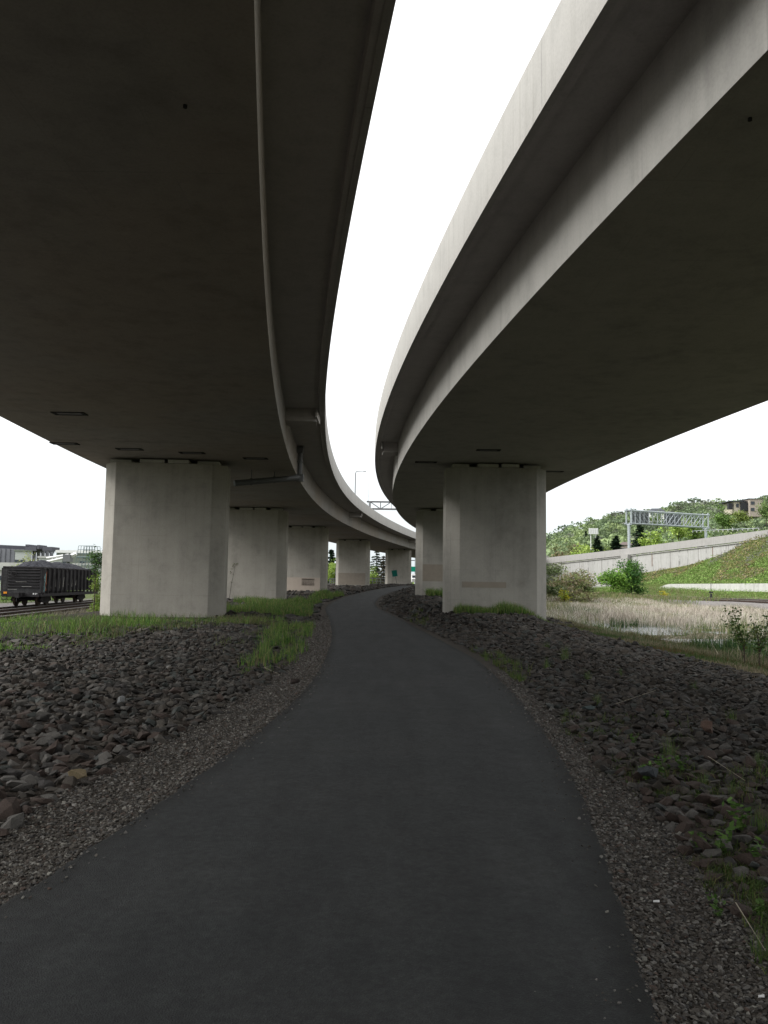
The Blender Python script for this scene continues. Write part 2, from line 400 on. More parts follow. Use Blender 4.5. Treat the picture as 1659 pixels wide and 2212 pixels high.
def H(X, Y, slope=False):
    X = np.asarray(X, float); Y = np.asarray(Y, float)
    g = GY(Y)
    xr = XPR(Y); xl = XPL(Y)
    z = g + 0 * X
    # stone berm right of the path
    amp = .52 * ss((Y - 24) / 9) * (1 - ss((Y - 80) / 20))
    z = z + amp * ss((X - xr - .6) / 1.5) * (1 - ss((X - XCR(Y) + 1.7) / 1.7))
    # shallow verge drop beside the asphalt
    out = np.maximum(X - xr, xl - X)
    z = z - .05 * ss(out / .35)
    z = z + .10 * ss((xl - X - 1.2) / 2.5) * ss((Y - 2) / 4) * (1 - ss((Y - 45) / 10))
    # fall to the marsh on the right
    sw = np.where(Y < 100, -1.12, -1.12 + 1.5 * ss((Y - 100) / 22)) + 0 * X
    sw = sw + (.50 * vnoise(X, Y, 4.1, 91) + .28 * vnoise(X, Y, 1.6, 92)) * (1 - ss((Y - 95) / 15))
    t = ss((X - XCR(Y)) / 5.0)
    zr = z * (1 - t) + sw * t
    t2 = ss((X - (XRR(Y) - 9.5)) / 3.0); zr = zr * (1 - t2) + (.0) * t2
    t3 = ss((X - (XRR(Y) + 2.6)) / 6.0); zr = zr * (1 - t3) + 1.35 * t3
    k = kw(X, Y); d = dW(X, Y); zw = np.interp(k, [-2.4, 0, .865, 1.227, 1.47, 1.71, 3, 6], [2, 4.2, 6.1, 7.8, 9.6, 10.5, 11.8, 14])
    a = X - XLW(Y) - .35; b_ = np.maximum(-d, 0)
    s = np.clip(a / (a + b_ + 1e-6), 0, 1)
    up_ = 2.15 + (zw - 2.15) * (s ** 1.15) + .5 * vnoise(X, Y, 9, 3) * s
    if slope: zr = np.where((a > 0) & (d < .5), up_, zr)
    z = np.where(X > XCR(Y), zr, z)
    # fall to the tracks on the left
    xlc = np.interp(Y, [0, 60, 95, 140, 230], [-13, -13, -11.5, -8, 4])
    t = ss((xlc - X) / 4.0)
    z = z * (1 - t) + (-.68) * t
    far = ss((np.hypot(X, Y) - 230) / 120)
    z = z + far * 0.5
    z = z + .05 * vnoise(X, Y, 2.3, 1) * ss((out - .5) / 1.5) + .12 * vnoise(X, Y, 7, 2) * ss((np.abs(X) - 9) / 6)
    return z
def Hf(x, y): return float(H(np.array([x]), np.array([y]))[0])

def axis(fine0, fine1, st0, lim, grow=1.13):
    a = list(np.arange(fine0, fine1, st0)); s = st0; v = a[-1]
    while v < lim: s *= grow; v += min(s, 60); a.append(v)
    s = st0; v = a[0]; lo = []
    while v > -lim: s *= grow; v -= min(s, 60); lo.append(v)
    return np.array(lo[::-1] + a)
xs = axis(-5, 5, .12, 2600, 1.045); ysg = axis(1, 22, .2, 2600, 1.03)
XX, YY = np.meshgrid(xs, ysg); ZZ = H(XX, YY)
nx, ny = len(xs), len(ysg)
V = np.stack([XX.ravel(), YY.ravel(), ZZ.ravel()], 1)
idx = np.arange(nx * ny).reshape(ny, nx)
Fg = np.stack([idx[:-1, :-1], idx[:-1, 1:], idx[1:, 1:], idx[1:, :-1]], -1).reshape(-1, 4)
x_, y_ = V[:, 0], V[:, 1]
dirt = np.array([.055, .049, .042]); gravel = np.array([.086, .079, .070]); grassc = np.array([.065, .095, .022]); ballast = np.array([.17, .165, .165]); mud = np.array([.13, .125, .075])
gc = np.tile(dirt, (len(V), 1))
def blend(c, w, col): return c * (1 - w[:, None]) + col * w[:, None]
outp = np.maximum(x_ - XPR(y_), XPL(y_) - x_)
gc = blend(gc, 1 - ss((outp - .5) / .6), gravel)
gc = blend(gc, ss((x_ - XCR(y_) - .3) / 1.2), np.array([.08, .085, .04]))
gc = blend(gc, ss((x_ - XCR(y_) - 3) / 3), mud)
gc = blend(gc, ss((x_ - (XRR(y_) - 8.5)) / 1), ballast * 1.5)
gc = blend(gc, ss((x_ - (XRR(y_) + 2.6)) / 1.5), np.array([.10, .14, .035]))
gc = blend(gc, np.where((dW(x_, y_) > .2) & (x_ > 20), 1., 0.), np.array([.13, .17, .07]))
gc = blend(gc, ss((-13.5 - x_) / 2), ballast)
gc = blend(gc, ss((-32 - x_) / 3), np.array([.10, .13, .05]))
gc = blend(gc, ss((np.hypot(x_, y_) - 160) / 60), np.array([.10, .125, .055]))
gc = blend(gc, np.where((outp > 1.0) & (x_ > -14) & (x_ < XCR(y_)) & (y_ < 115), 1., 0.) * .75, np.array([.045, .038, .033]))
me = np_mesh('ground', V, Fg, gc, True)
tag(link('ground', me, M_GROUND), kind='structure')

# embankment between the low wall and the freeway retaining wall
V = []; na, nb_ = 90, 40
for i in range(na):
    Yl = 78 + (160 - 78) * i / (na - 1); k_ = 6.2 - 8.6 * i / (na - 1)
    xl_, xw, yw = float(XLW(Yl)) + .32, 51.3 + 8 * k_ + .1, 170 - 19.4 * k_
    for j in range(nb_):
        t = j / (nb_ - 1); V.append((xl_ + (xw - xl_) * t, Yl + (yw - Yl) * t, 0))
V = np.array(V); V[:, 2] = H(V[:, 0], V[:, 1], True); idx = np.arange(len(V)).reshape(na, nb_)
V[idx[:, 0], 2] = 2.0; V[idx[-1], 2] -= 2
Fg = np.stack([idx[:-1, :-1], idx[:-1, 1:], idx[1:, 1:], idx[1:, :-1]], -1).reshape(-1, 4)
tag(link('embankment', np_mesh('embankment', V, Fg, np.tile([.10, .14, .04], (len(V), 1)), True), M_GROUND), 'green embankment slope below the freeway wall', kind='structure')

# ------------------------------------------------------------------ path
ys = list(np.arange(-10, 12, .08)) + list(np.arange(12, 30, .25)) + list(np.arange(30, 132, .5))
V = []; Fc = []
nl = 21
for i, y in enumerate(ys):
    jl = .008 * math.sin(y * 7.3) + .006 * math.sin(y * 17.1 + 1) + .012 * (rnd.random() - .5); jr = .008 * math.sin(y * 6.1 + 2) + .006 * math.sin(y * 15.3) + .012 * (rnd.random() - .5)
    a, b_ = float(XPL(y)) + jl, float(XPR(y)) + jr; z = float(GY(y))
    V.append((a - .10, y, z - .09)); V.append((a - .015, y, z + .0))
    for k in range(nl):
        t = k / (nl - 1); V.append((a + .04 + (b_ - a - .08) * t, y, z + .02 + .02 * math.sin(PI * t)))
    V.append((b_ + .015, y, z + .0)); V.append((b_ + .10, y, z - .09))
w = nl + 4
for i in range(len(ys) - 1):
    for k in range(w - 1):
        a = i * w + k; Fc.append((a, a + 1, a + 1 + w, a + w))
me = bpy.data.meshes.new('path'); me.from_pydata(V, [], Fc); me.update()
for p in me.polygons: p.use_smooth = True
ca = me.color_attributes.new('edge', 'FLOAT_COLOR', 'POINT')
for i in range(len(V)):
    k = i % w; e = 1. if k < 3 or k > w - 4 else 0.
    ca.data[i].color = (e, e, e, 1)
tag(link('path', me, M_ASPH), 'smooth dark asphalt trail winding between the bridge piers', kind='structure')

# ------------------------------------------------------------------ piers
def pier(S, side, Yf, xl, xr, zb, mat, label, cham=.5, th=1.7, zgap=.21, patches=(), blocks=True, rot=None):
    """front face at distance Yf, spanning xl..xr; axis square to the road"""
    s = float((S(Yf + 1) - S(Yf - 1)) / 2) if rot is None else rot
    ang = -math.atan(s)
    W = xr - xl; cx = (xl + xr) / 2
    root = empty('bridge_pier', (cx, Yf + th / 2, zb), ang, label, 'bridge pier', 'concrete piers carrying the viaducts')
    h = W / 2; c = cham; t = th / 2; c2 = min(cham, t - .3)
    poly = [(-h + c, -t), (h - c, -t), (h, -t + c2), (h, t - c2), (h - c, t), (-h + c, t), (-h, t - c2), (-h, -t + c2)]
    zt = float(ZS(Yf + t)) - zgap - zb
    MB().prism(poly, -.6, zt).build('shaft', mat, root, .015)
    if blocks:
        for a, b_, y0 in ((-h + .25, -h + W * .22, -t + .22), (-h + W * .30, -h + W * .50, -t - .02), (-h + W * .53, -h + W * .70, -t - .10), (h - W * .24, h - .3, -t + .22)):
            MB().box(a, b_, y0, y0 + .62, zt + .003, zt + zgap - .07).build('bearing_block', M_PARA, root, .01)
        MB().box(-h + .4, h - .4, .35, .9, zt + .003, zt + zgap + .02).build('bearing_strip', M_JOINT, root)
    for (a, b_, z0, z1, mm) in patches:     # cover-up paint on the front face
        MB().box(-h + c + a, -h + c + b_, -t - .004, -t + .01, z0, z1).build('paint_patch', mm, root)
    return root, W, cham, th

pier(SL, -1, 33.4, -11.75, -6.7, 0.0, M_PIER, 'massive tan concrete pier at left, nearest one, with grass at its foot', cham=.55, th=2.2)
pier(SL, -1, 57.0, -11.6, -6.9, .24, M_PIER, 'second concrete pier on the left, just behind the nearest one', cham=.55, th=2.0)
pier(SL, -1, 78.4, -10.3, -5.45, .72, M_PIER, 'third left pier with a small tan rectangle painted on beige', cham=.5, th=2.0,
     patches=((-.0, 3.85, .02, 1.32, M_TANL), (2.05, 3.3, .55, 1.22, M_TAN)))
pier(SL, -1, 104.0, -6.05, -1.75, 1.40, M_PIER, 'fourth left pier with a wide brown painted band low down', cham=.4, th=1.9,
     patches=((-.0, 3.5, -.05, 1.45, M_TAN),), rot=.10)
pier(SL, -1, 132.0, .35, 4.6, 1.62, M_PIER, 'farthest left pier, behind the tilted green trail sign', cham=.4, th=1.9, rot=.02)
pier(SR, 1, 33.2, 2.55, 6.78, .56, M_PIERR, 'nearest right pier of grey concrete with a short brown painted strip', cham=.52, th=1.9,
     patches=((.1, 1.92, .92, 1.16, M_TAN),))
pier(SR, 1, 55.6, 2.25, 6.9, .84, M_PIERR, 'second right pier, partly hidden behind the nearest right pier', cham=.5, th=1.9,
     patches=((-.0, 3.7, .95, 2.1, M_TAN),))
pier(SR, 1, 80.0, 4.3, 8.9, 1.0, M_PIERR, 'third right pier hidden deep behind the other right piers', cham=.5)
# a pipe strip on the lit left edge of the nearest right pier is just its side face
# thin twig growing at the edge of the first left pier is built with the shrubs

# ------------------------------------------------------------------ rocks
import bmesh
def rock_template(seed, flat):
    r = random.Random(seed); bm = bmesh.new()
    for _ in range(15):
        th = r.uniform(0, 2 * PI); u = r.uniform(-1, 1); q = math.sqrt(1 - u * u)
        k = r.uniform(.75, 1.0)
        bm.verts.new((q * math.cos(th) * k, q * math.sin(th) * k * r.uniform(.65, .95), u * k * flat))
    bmesh.ops.convex_hull(bm, input=bm.verts)
    for v in [v for v in bm.verts if not v.link_faces]: bm.verts.remove(v)
    bmesh.ops.triangulate(bm, faces=bm.faces)
    bm.verts.index_update()
    V = np.array([v.co[:] for v in bm.verts]); Fq = np.array([[v.index for v in f.verts] for f in bm.faces]); bm.free()
    return V, Fq
RT = [rock_template(100 + i, rnd.uniform(.28, .6)) for i in range(18)]
ROCKC = .98 * np.array([[.055, .048, .040], [.056, .053, .048], [.068, .061, .053], [.046, .043, .040], [.088, .082, .074], [.053, .057, .053], [.062, .050, .043], [.040, .037, .034]])
def rotm(n):
    a = R.uniform(0, 2 * PI, n); tx = R.normal(0, .32, n); ty = R.normal(0, .32, n)
    ca, sa = np.cos(a), np.sin(a); z = np.zeros(n); o = np.ones(n)
    Rz = np.stack([np.stack([ca, -sa, z], -1), np.stack([sa, ca, z], -1), np.stack([z, z, o], -1)], 1)
    Rx = np.stack([np.stack([o, z, z], -1), np.stack([z, np.cos(tx), -np.sin(tx)], -1), np.stack([z, np.sin(tx), np.cos(tx)], -1)], 1)
    Ry = np.stack([np.stack([np.cos(ty), z, np.sin(ty)], -1), np.stack([z, o, z], -1), np.stack([-np.sin(ty), z, np.cos(ty)], -1)], 1)
    return Rx @ Ry @ Rz
def merge_rocks(P, S_, C, name, mat, label, group, squash=1.):
    """P (n,3), S (n,) sizes, C (n,3)"""
    n = len(P); T = R.randint(0, len(RT), n); Ms = rotm(n)
    Vs, Fs, Cs, base = [], [], [], 0
    for t in range(len(RT)):
        ii = np.where(T == t)[0]
        if not len(ii): continue
        v, f = RT[t]
        W = np.einsum('nij,kj->nki', Ms[ii], v) * S_[ii][:, None, None] * np.array([1, 1, squash]) + P[ii][:, None, :]
        Vs.append(W.reshape(-1, 3)); k = len(v)
        Fs.append((f[None] + (base + np.arange(len(ii)) * k)[:, None, None]).reshape(-1, 3)); base += k * len(ii)
        Cs.append(np.repeat(C[ii], k, 0))
    me = np_mesh(name, np.concatenate(Vs), np.concatenate(Fs), np.concatenate(Cs))
    return tag(link(name, me, mat), label, None, group, 'stuff')

def jit(x0, x1, y0, y1, sp):
    gx, gy = np.meshgrid(np.arange(x0, x1, sp), np.arange(y0, y1, sp * .88)); gx = gx + (np.arange(gx.shape[0]) % 2)[:, None] * sp / 2
    p = np.stack([gx.ravel(), gy.ravel()], 1); return p + R.uniform(-.38, .38, p.shape) * sp
GRL_Y = [0, 5.3, 6.5, 8.5, 10.4, 13.3, 18, 30, 45, 130]; GRL_W = [.6, .78, .82, .82, .86, .66, .72, .9, .5, .5]
GRR_Y = [0, 3.6, 4.6, 5.5, 7, 8.1, 10.8, 19, 30, 45, 130]; GRR_W = [.95, .80, .52, .50, .33, .30, .30, .40, .35, .3, .3]
WLft = lambda Y: np.interp(Y, GRL_Y, GRL_W); WRgt = lambda Y: np.interp(Y, GRR_Y, GRR_W)
def grass_edge(Y): return np.interp(Y, [0, 16.5, 19, 23, 26.5, 30, 34], [-9.2, -8.0, -6.9, -6.7, -5.5, -4.7, -3.9])
RP = []; RS = []
def addrocks(p, sp, cond, s0, s1):
    x, y = p[:, 0], p[:, 1]; k = cond(x, y); p = p[k]; n = len(p)
    s = sp * R.uniform(s0 * .75, s1 * 1.05, n) * np.where(R.rand(n) < .10, 1.45, 1)
    z = H(p[:, 0], p[:, 1]) + s * .12 + R.uniform(-.02, .03, n)
    RP.append(np.stack([p[:, 0], p[:, 1], z], 1)); RS.append(s)
nz = lambda x, y: .25 * vnoise(x, y, .9, 5)
addrocks(jit(-12, -1, 1.5, 21, .125), .125, lambda x, y: (x < XPL(y) - WLft(y) + nz(x, y) * .6) & ((y < 17 + nz(x, y) * 3) | (x > grass_edge(y) + nz(x, y) * 2)) & (x > -10.5), .52, .80)
addrocks(jit(-13, -4, 15.5, 33, .2), .2, lambda x, y: (x < grass_edge(y) + .3) & (x > grass_edge(y) - 2.6) & (R.rand(len(x)) < .45) & ((y > 17) | (x < -8)), .5, .75)
addrocks(jit(-7.5, -1, 21, 34, .19), .19, lambda x, y: (x < XPL(y) - WLft(y)) & (x > grass_edge(y) + nz(x, y) * 2), .55, .8)
addrocks(jit(1, 8.2, 1.5, 19, .108), .108, lambda x, y: (x > XPR(y) + WRgt(y) + nz(x, y) * .5) & (x < 7.2 + nz(x, y)), .5, .80)
addrocks(jit(1, 8.2, 19, 35, .175), .175, lambda x, y: (x > XPR(y) + WRgt(y)) & (x < 7.2), .52, .8)
addrocks(jit(-4, 8.5, 35, 96, .30), .30, lambda x, y: (x > XPR(y) + WRgt(y)) & (x < XPR(y) + 7.5), .5, .8)
addrocks(jit(-11, 4, 34, 70, .30), .30, lambda x, y: (x < XPL(y) - .4) & (x > XPL(y) - 8) & (vnoise(x, y, 5, 9) > -.1), .5, .8)
addrocks(jit(-11, 8, 70, 128, .42), .42, lambda x, y: (x < XPL(y) - .4) & (x > XPL(y) - 9), .5, .75)
RP = np.concatenate(RP); RS = np.concatenate(RS)
RC = ROCKC[R.choice(len(ROCKC), len(RP), p=[.24, .16, .16, .14, .06, .09, .08, .07])] * R.uniform(.75, 1.3, (len(RP), 1)) * 1.0
pale = R.rand(len(RP)) < .002; RC[pale] = np.array([.15, .145, .135])
px, py, d = proj(RP[:, 0], RP[:, 1], RP[:, 2])
vis = (px > -10) & (px < 1670) & (py < 2220) & (d > .5)
key = np.where(vis, RS / np.maximum(d, .5), 0)
order = np.argsort(-key); near = order[:300]; rest = np.ones(len(RP), bool); rest[near] = False
behind = RP[:, 1] < 1.0
merge_rocks(RP[rest & ~behind], RS[rest & ~behind], RC[rest & ~behind], 'riprap', M_ROCK, 'dark angular riprap stones covering the ground between the piers', 'riprap beds')
# the nearest 300 stones as single objects
cats = [('brown', np.array([.041, .035, .029])), ('grey', np.array([.040, .037, .035])), ('dark', np.array([.024, .022, .021])), ('reddish', np.array([.050, .037, .031])), ('greenish grey', np.array([.034, .040, .038])), ('pale', np.array([.085, .080, .073]))]
tm = {}
for i, (v, f) in enumerate(RT):
    for cn, cc in cats:
        vv = v + R.normal(0, .02, v.shape)
        tm[(i, cn)] = np_mesh('riprap_stone', vv, f, 1.2 * np.tile(cc, (len(v), 1)) * R.uniform(.85, 1.15, (len(v), 1)))
for i in near:
    c = RC[i]; j = int(np.argmin([np.abs(c - q[1]).sum() for q in cats])); cn = cats[j][0]
    sd = 'left' if RP[i, 0] < 0 else 'right'
    o = link('riprap_stone', tm[(R.randint(len(RT)), cn)], M_ROCK)
    o.location = RP[i]; o.rotation_euler = (R.normal(0, .3), R.normal(0, .3), R.uniform(0, 6.28)); o.scale = (RS[i],) * 3
    tag(o, '%s angular riprap stone at the front of the rubble bed %s of the path' % (cn, sd), 'stone', '%s riprap stones %s of the path' % (cn, sd))
def single_rock(px, py, size, colr, label, t=3, flat=1.):
    Y = 8.
    for _ in range(80):
        p = at(px, py, Y); z = Hf(p.x, Y); Y = .5 * Y + .5 * Y * (z - EYE) / (p.z - EYE)
    p = at(px, py, Y); v, f = RT[t]
    o = link('loose_stone', np_mesh('loose_stone', v, f, np.tile(np.array(colr), (len(v), 1))), M_ROCK)
    o.location = (p.x, Y, Hf(p.x, Y) + size * .3 * flat + (.0 if py < 1480 and px > 600 else .06)); o.scale = (size, size * .85, size * flat * 1.3); o.rotation_euler = (.1, .2, t)
    tag(o, label, 'stone')
single_rock(637, 1477, .105, (.045, .034, .03), 'lone dark brown stone lying on the gravel verge left of the path', 4, 1.1)
single_rock(262, 1525, .11, (.16, .165, .165), 'large pale grey flat stone on top of the left riprap', 5, .6)
single_rock(165, 1695, .10, (.19, .15, .09), 'yellowish tan stone at the gravel edge of the left riprap', 6)
single_rock(1400, 1692, .13, (.055, .06, .065), 'big blue grey stone at the gravel edge of the right riprap', 7)
single_rock(1530, 1590, .13, (.10, .065, .05), 'reddish brown wedge stone on the right riprap', 8)
single_rock(1270, 1545, .12, (.07, .09, .09), 'pale teal grey stone low on the right riprap edge', 9, .6)

# gravel verges: loose chippings near the camera
p1 = np.stack([R.uniform(-4.3, -1.0, 210000), 2.0 + 36 * R.rand(210000) ** 1.9], 1)
k = (p1[:, 0] < XPL(p1[:, 1]) + .02) & (p1[:, 0] > XPL(p1[:, 1]) - WLft(p1[:, 1]) - .12)
p1 = p1[k]
p2 = np.stack([R.uniform(.9, 3.2, 130000), 1.6 + 14 * R.rand(130000) ** 1.3], 1)
k = (p2[:, 0] > XPR(p2[:, 1]) - .02) & (p2[:, 0] < XPR(p2[:, 1]) + WRgt(p2[:, 1]) + .15)
p2 = p2[k]
q = np.stack([np.zeros(900), 2.2 + 14 * R.rand(900)], 1); sd = R.rand(900) < .5; o_ = R.exponential(.10, 900)
q[:, 0] = np.where(sd, XPL(q[:, 1]) + o_, XPR(q[:, 1]) - o_)
gp = np.concatenate([p1, p2, q]); n = len(gp)
sz = R.uniform(.006, .014, n) * np.where(R.rand(n) < .1, 1.5, 1) * (1 + .05 * np.minimum(gp[:, 1], 26))
z = H(gp[:, 0], gp[:, 1]) + sz * .25; z[-900:] = GY(gp[-900:, 1]) + .026; sz[-900:] *= .7
gcol = .82 * np.array([[.125, .113, .098], [.085, .076, .066], [.20, .19, .175], [.07, .067, .064], [.26, .25, .22], [.12, .09, .075]])[R.choice(6, n, p=[.3, .26, .14, .17, .07, .06])] * R.uniform(.7, 1.2, (n, 1))
merge_rocks(np.stack([gp[:, 0], gp[:, 1], z], 1), sz, gcol, 'gravel', M_GRAV, 'loose gravel chippings on the verges beside the asphalt path', 'gravel verges')

# ------------------------------------------------------------------ blades, leaves
def blades(P, h, w, C, lean=.25, bend=.3):
    """two-segment blades as quads"""
    n = len(P); a = R.uniform(0, 2 * PI, n); la = R.uniform(0, 2 * PI, n); L = np.abs(R.normal(0, lean, n)) * h
    dx = np.stack([np.cos(a), np.sin(a), 0 * a], 1) * (w / 2)[:, None]; ld = np.stack([np.cos(la), np.sin(la), 0 * a], 1)
    m = P + ld * (L * .35)[:, None] + np.array([0, 0, 1]) * (h * .55)[:, None]
    t = P + ld * (L * (1 + bend))[:, None] + np.array([0, 0, 1]) * (h * (1 - .25 * np.clip(L / h, 0, 1)))[:, None]
    V = np.stack([P - dx, P + dx, m + dx * .8, m - dx * .8, t + dx * .12, t - dx * .12], 1).reshape(-1, 3)
    b_ = (np.arange(n) * 6)[:, None]
    Fc = np.concatenate([b_ + np.array([0, 1, 2, 3]), b_ + np.array([3, 2, 4, 5])])
    return V, Fc, np.repeat(C, 6, 0)
def onground(x, y, dz=-.02): return np.stack([x, y, H(x, y) + dz], 1)
def mixc(cols, n, v=.2, p=None):
    c = np.array(cols)[R.choice(len(cols), n, p=p)]; return c * R.uniform(1 - v, 1 + v, (n, 1))
GREENS = [[.075, .16, .028], [.115, .21, .04], [.16, .24, .055], [.24, .22, .10], [.05, .11, .028]]
class Acc:
    def __init__(s): s.V = []; s.F = []; s.C = []; s.n = 0
    def add(s, V, Fc, C): s.V.append(V); s.F.append(Fc + s.n); s.C.append(C); s.n += len(V)
    def obj(s, name, mat, parent=None): return link(name, np_mesh(name, np.concatenate(s.V), np.concatenate(s.F), np.concatenate(s.C)), mat, parent)
def patch(acc, cx, cy, rx, ry, n, h0, h1, w=.008, cols=GREENS, p=None, lean=.3, clump=True, cond=None):
    if clump:
        m = max(3, n // 28); c = np.stack([R.uniform(-1, 1, m * 3), R.uniform(-1, 1, m * 3)], 1); c = c[(c ** 2).sum(1) < 1][:m]
        q = c[R.randint(0, len(c), n)] + R.normal(0, .05 + .2 / math.sqrt(m), (n, 2))
    else:
        q = R.uniform(-1, 1, (n, 2))
    x = cx + q[:, 0] * rx; y = cy + q[:, 1] * ry
    if cond is not None:
        k = cond(x, y); x, y = x[k], y[k]
    n = len(x); h = R.uniform(h0, h1, n) * np.clip(.75 + 1.1 * vnoise(x, y, .6, 8) + .7 * vnoise(x, y, 1.9, 18), .25, 1.5)
    kk = R.rand(n) < np.clip(.85 + 1.2 * vnoise(x, y, .9, 28), .15, 1); x, y, h = x[kk], y[kk], h[kk]; n = len(x)
    acc.add(*blades(onground(x, y), h, np.full(n, w), mixc(cols, n, .25, p), lean))

# long grass around the left pier and between the beds
def grass_obj(name, label, fn, mat=M_BLADE):
    a = Acc(); fn(a); o = a.obj(name, mat); return tag(o, label, kind='stuff')
inp = lambda x, y: (x < grass_edge(y) + .15 + .5 * vnoise(x, y, 1.3, 4)) | (y > 33)
def f(a):
    for _ in range(1):
        n = 30000; x = R.uniform(-17, -3.6, n); y = R.uniform(16.2, 33.6, n)
        k = (x < grass_edge(y) + .15 + .9 * vnoise(x, y, 1.3, 4)) & (x > -.62 * y - 1.5) & ~((x > -11.8) & (x < -6.6) & (y > 33.4))
        k &= R.rand(n) < np.clip(.75 + 1.3 * vnoise(x, y, 1.1, 17) + .7 * vnoise(x, y, 3, 19), .12, 1)
        x, y = x[k], y[k]; n = len(x)
        tall = np.clip(.62 + 1.5 * vnoise(x, y, 2.1, 6) + .8 * vnoise(x, y, .7, 16), .2, 1.5)
        h = R.uniform(.16, .42, n) * tall; w = np.full(n, .014)
        dry = vnoise(x, y, 2.0, 12)[:, None] > .12
        c = np.where(dry, mixc([[.17, .15, .08], [.10, .13, .05], [.075, .14, .03]], n), mixc(GREENS, n, .3, [.25, .3, .25, .08, .12]) * 1.2)
        a.add(*blades(onground(x, y), h, w, c, .35))
grass_obj('grass', 'long green grass in front of the nearest left pier', f)
def f(a):
    ragged = lambda x, y: (x < XPL(y) - .55 + .5 * vnoise(x, y, .7, 14)) & (vnoise(x, y, .8, 15) > -.22)
    patch(a, -2.25, 18.2, .6, 3.6, 1900, .12, .42, .012, cond=ragged)
    patch(a, -2.8, 26, .8, 5.5, 4200, .12, .42, .014, cond=ragged)
    patch(a, -3.6, 23, .8, 4.5, 900, .06, .2, .012, cols=[[.17, .16, .08], [.09, .14, .035]], cond=ragged)
    patch(a, -4.9, 30.8, 1.4, 2.2, 3500, .15, .35, .015, cols=[[.17, .16, .08], [.09, .12, .035]])
grass_obj('grass', 'bright green grass tongue beside the left gravel verge', f)
def f(a):
    patch(a, -5.2, 43.0, 2.4, 7, 16000, .25, .5, .02, clump=False, cond=lambda x, y: x < XPL(y) - .7)
    patch(a, -6.5, 52.5, 2.6, 3, 8000, .25, .5, .025, clump=False, cond=lambda x, y: x < XPL(y) - .7)
    patch(a, -4.4, 66.0, 1.1, 6, 6000, .3, .55, .03, clump=False, cond=lambda x, y: x < XPL(y) - .5)
grass_obj('grass', 'green grass band between the first, second and third left piers', f)
def f(a):
    patch(a, 4.75, 32.3, 1.9, .75, 6500, .25, .5, .015, clump=False, cond=lambda x, y: y < 33.0)
    patch(a, 4.2, 53.6, 1.3, 1.2, 4200, .35, .7, .03, clump=False)
    patch(a, 1.5, 36, .5, 4.5, 1800, .12, .3, .015, cols=[[.10, .14, .03], [.15, .15, .05], [.06, .12, .02]], cond=lambda x, y: x > XPR(y) + .3)
    patch(a, 2.35, 17.2, .45, 3.2, 1500, .10, .26, .010, cols=[[.09, .13, .03], [.13, .14, .05], [.06, .12, .02]], cond=lambda x, y: x > XPR(y) + .28)
grass_obj('grass', 'green grass at the feet of the two right piers', f)
# low weeds creeping between gravel and stones on the right
def f(a):
    for cx, cy, rx, ry, n in ((2.35, 9.2, .3, 1.2, 380), (2.25, 7.4, .35, .9, 520), (2.3, 6.1, .35, .7, 620), (2.1, 5.1, .3, .5, 620), (1.95, 4.3, .25, .45, 500), (2.9, 7.5, .5, .8, 500), (1.85, 3.6, .2, .35, 600), (2.6, 6.0, .45, .8, 700), (2.3, 4.9, .35, .6, 700), (2.15, 4.2, .3, .5, 600), (3.2, 10, .6, 1.5, 300)):
        patch(a, cx, cy, rx, ry, int(n * 1.5), .03, .13, .006, cols=[[.07, .12, .025], [.10, .14, .04], [.13, .13, .05], [.05, .09, .02]], lean=.7)
grass_obj('low_weeds', 'low green weeds creeping between gravel and stones right of the path', f)
# embankment grass falling to the marsh
def f(a):
    n = 42000; y = R.uniform(12, 44, n); x = 7.0 + R.uniform(-.1, 6.5, n) ; k = (x < .5 * y + 1.5)
    x, y = x[k], y[k]; n = len(x); t = vnoise(x, y, 2.5, 21)[:, None]; hs = np.clip((x - 6.3) / 4.5, .18, .9)
    c = np.where(t > .1, mixc([[.26, .22, .15], [.17, .16, .09]], n), np.where(t < -.22, mixc([[.16, .10, .05], [.10, .10, .04]], n), mixc([[.07, .115, .03], [.10, .14, .05], [.05, .09, .025]], n)))
    a.add(*blades(onground(x, y), R.uniform(.2, .5, n) * hs, np.full(n, .016), c, .35))
grass_obj('bank_grass', 'mixed green and straw grass on the bank behind the right riprap', f)
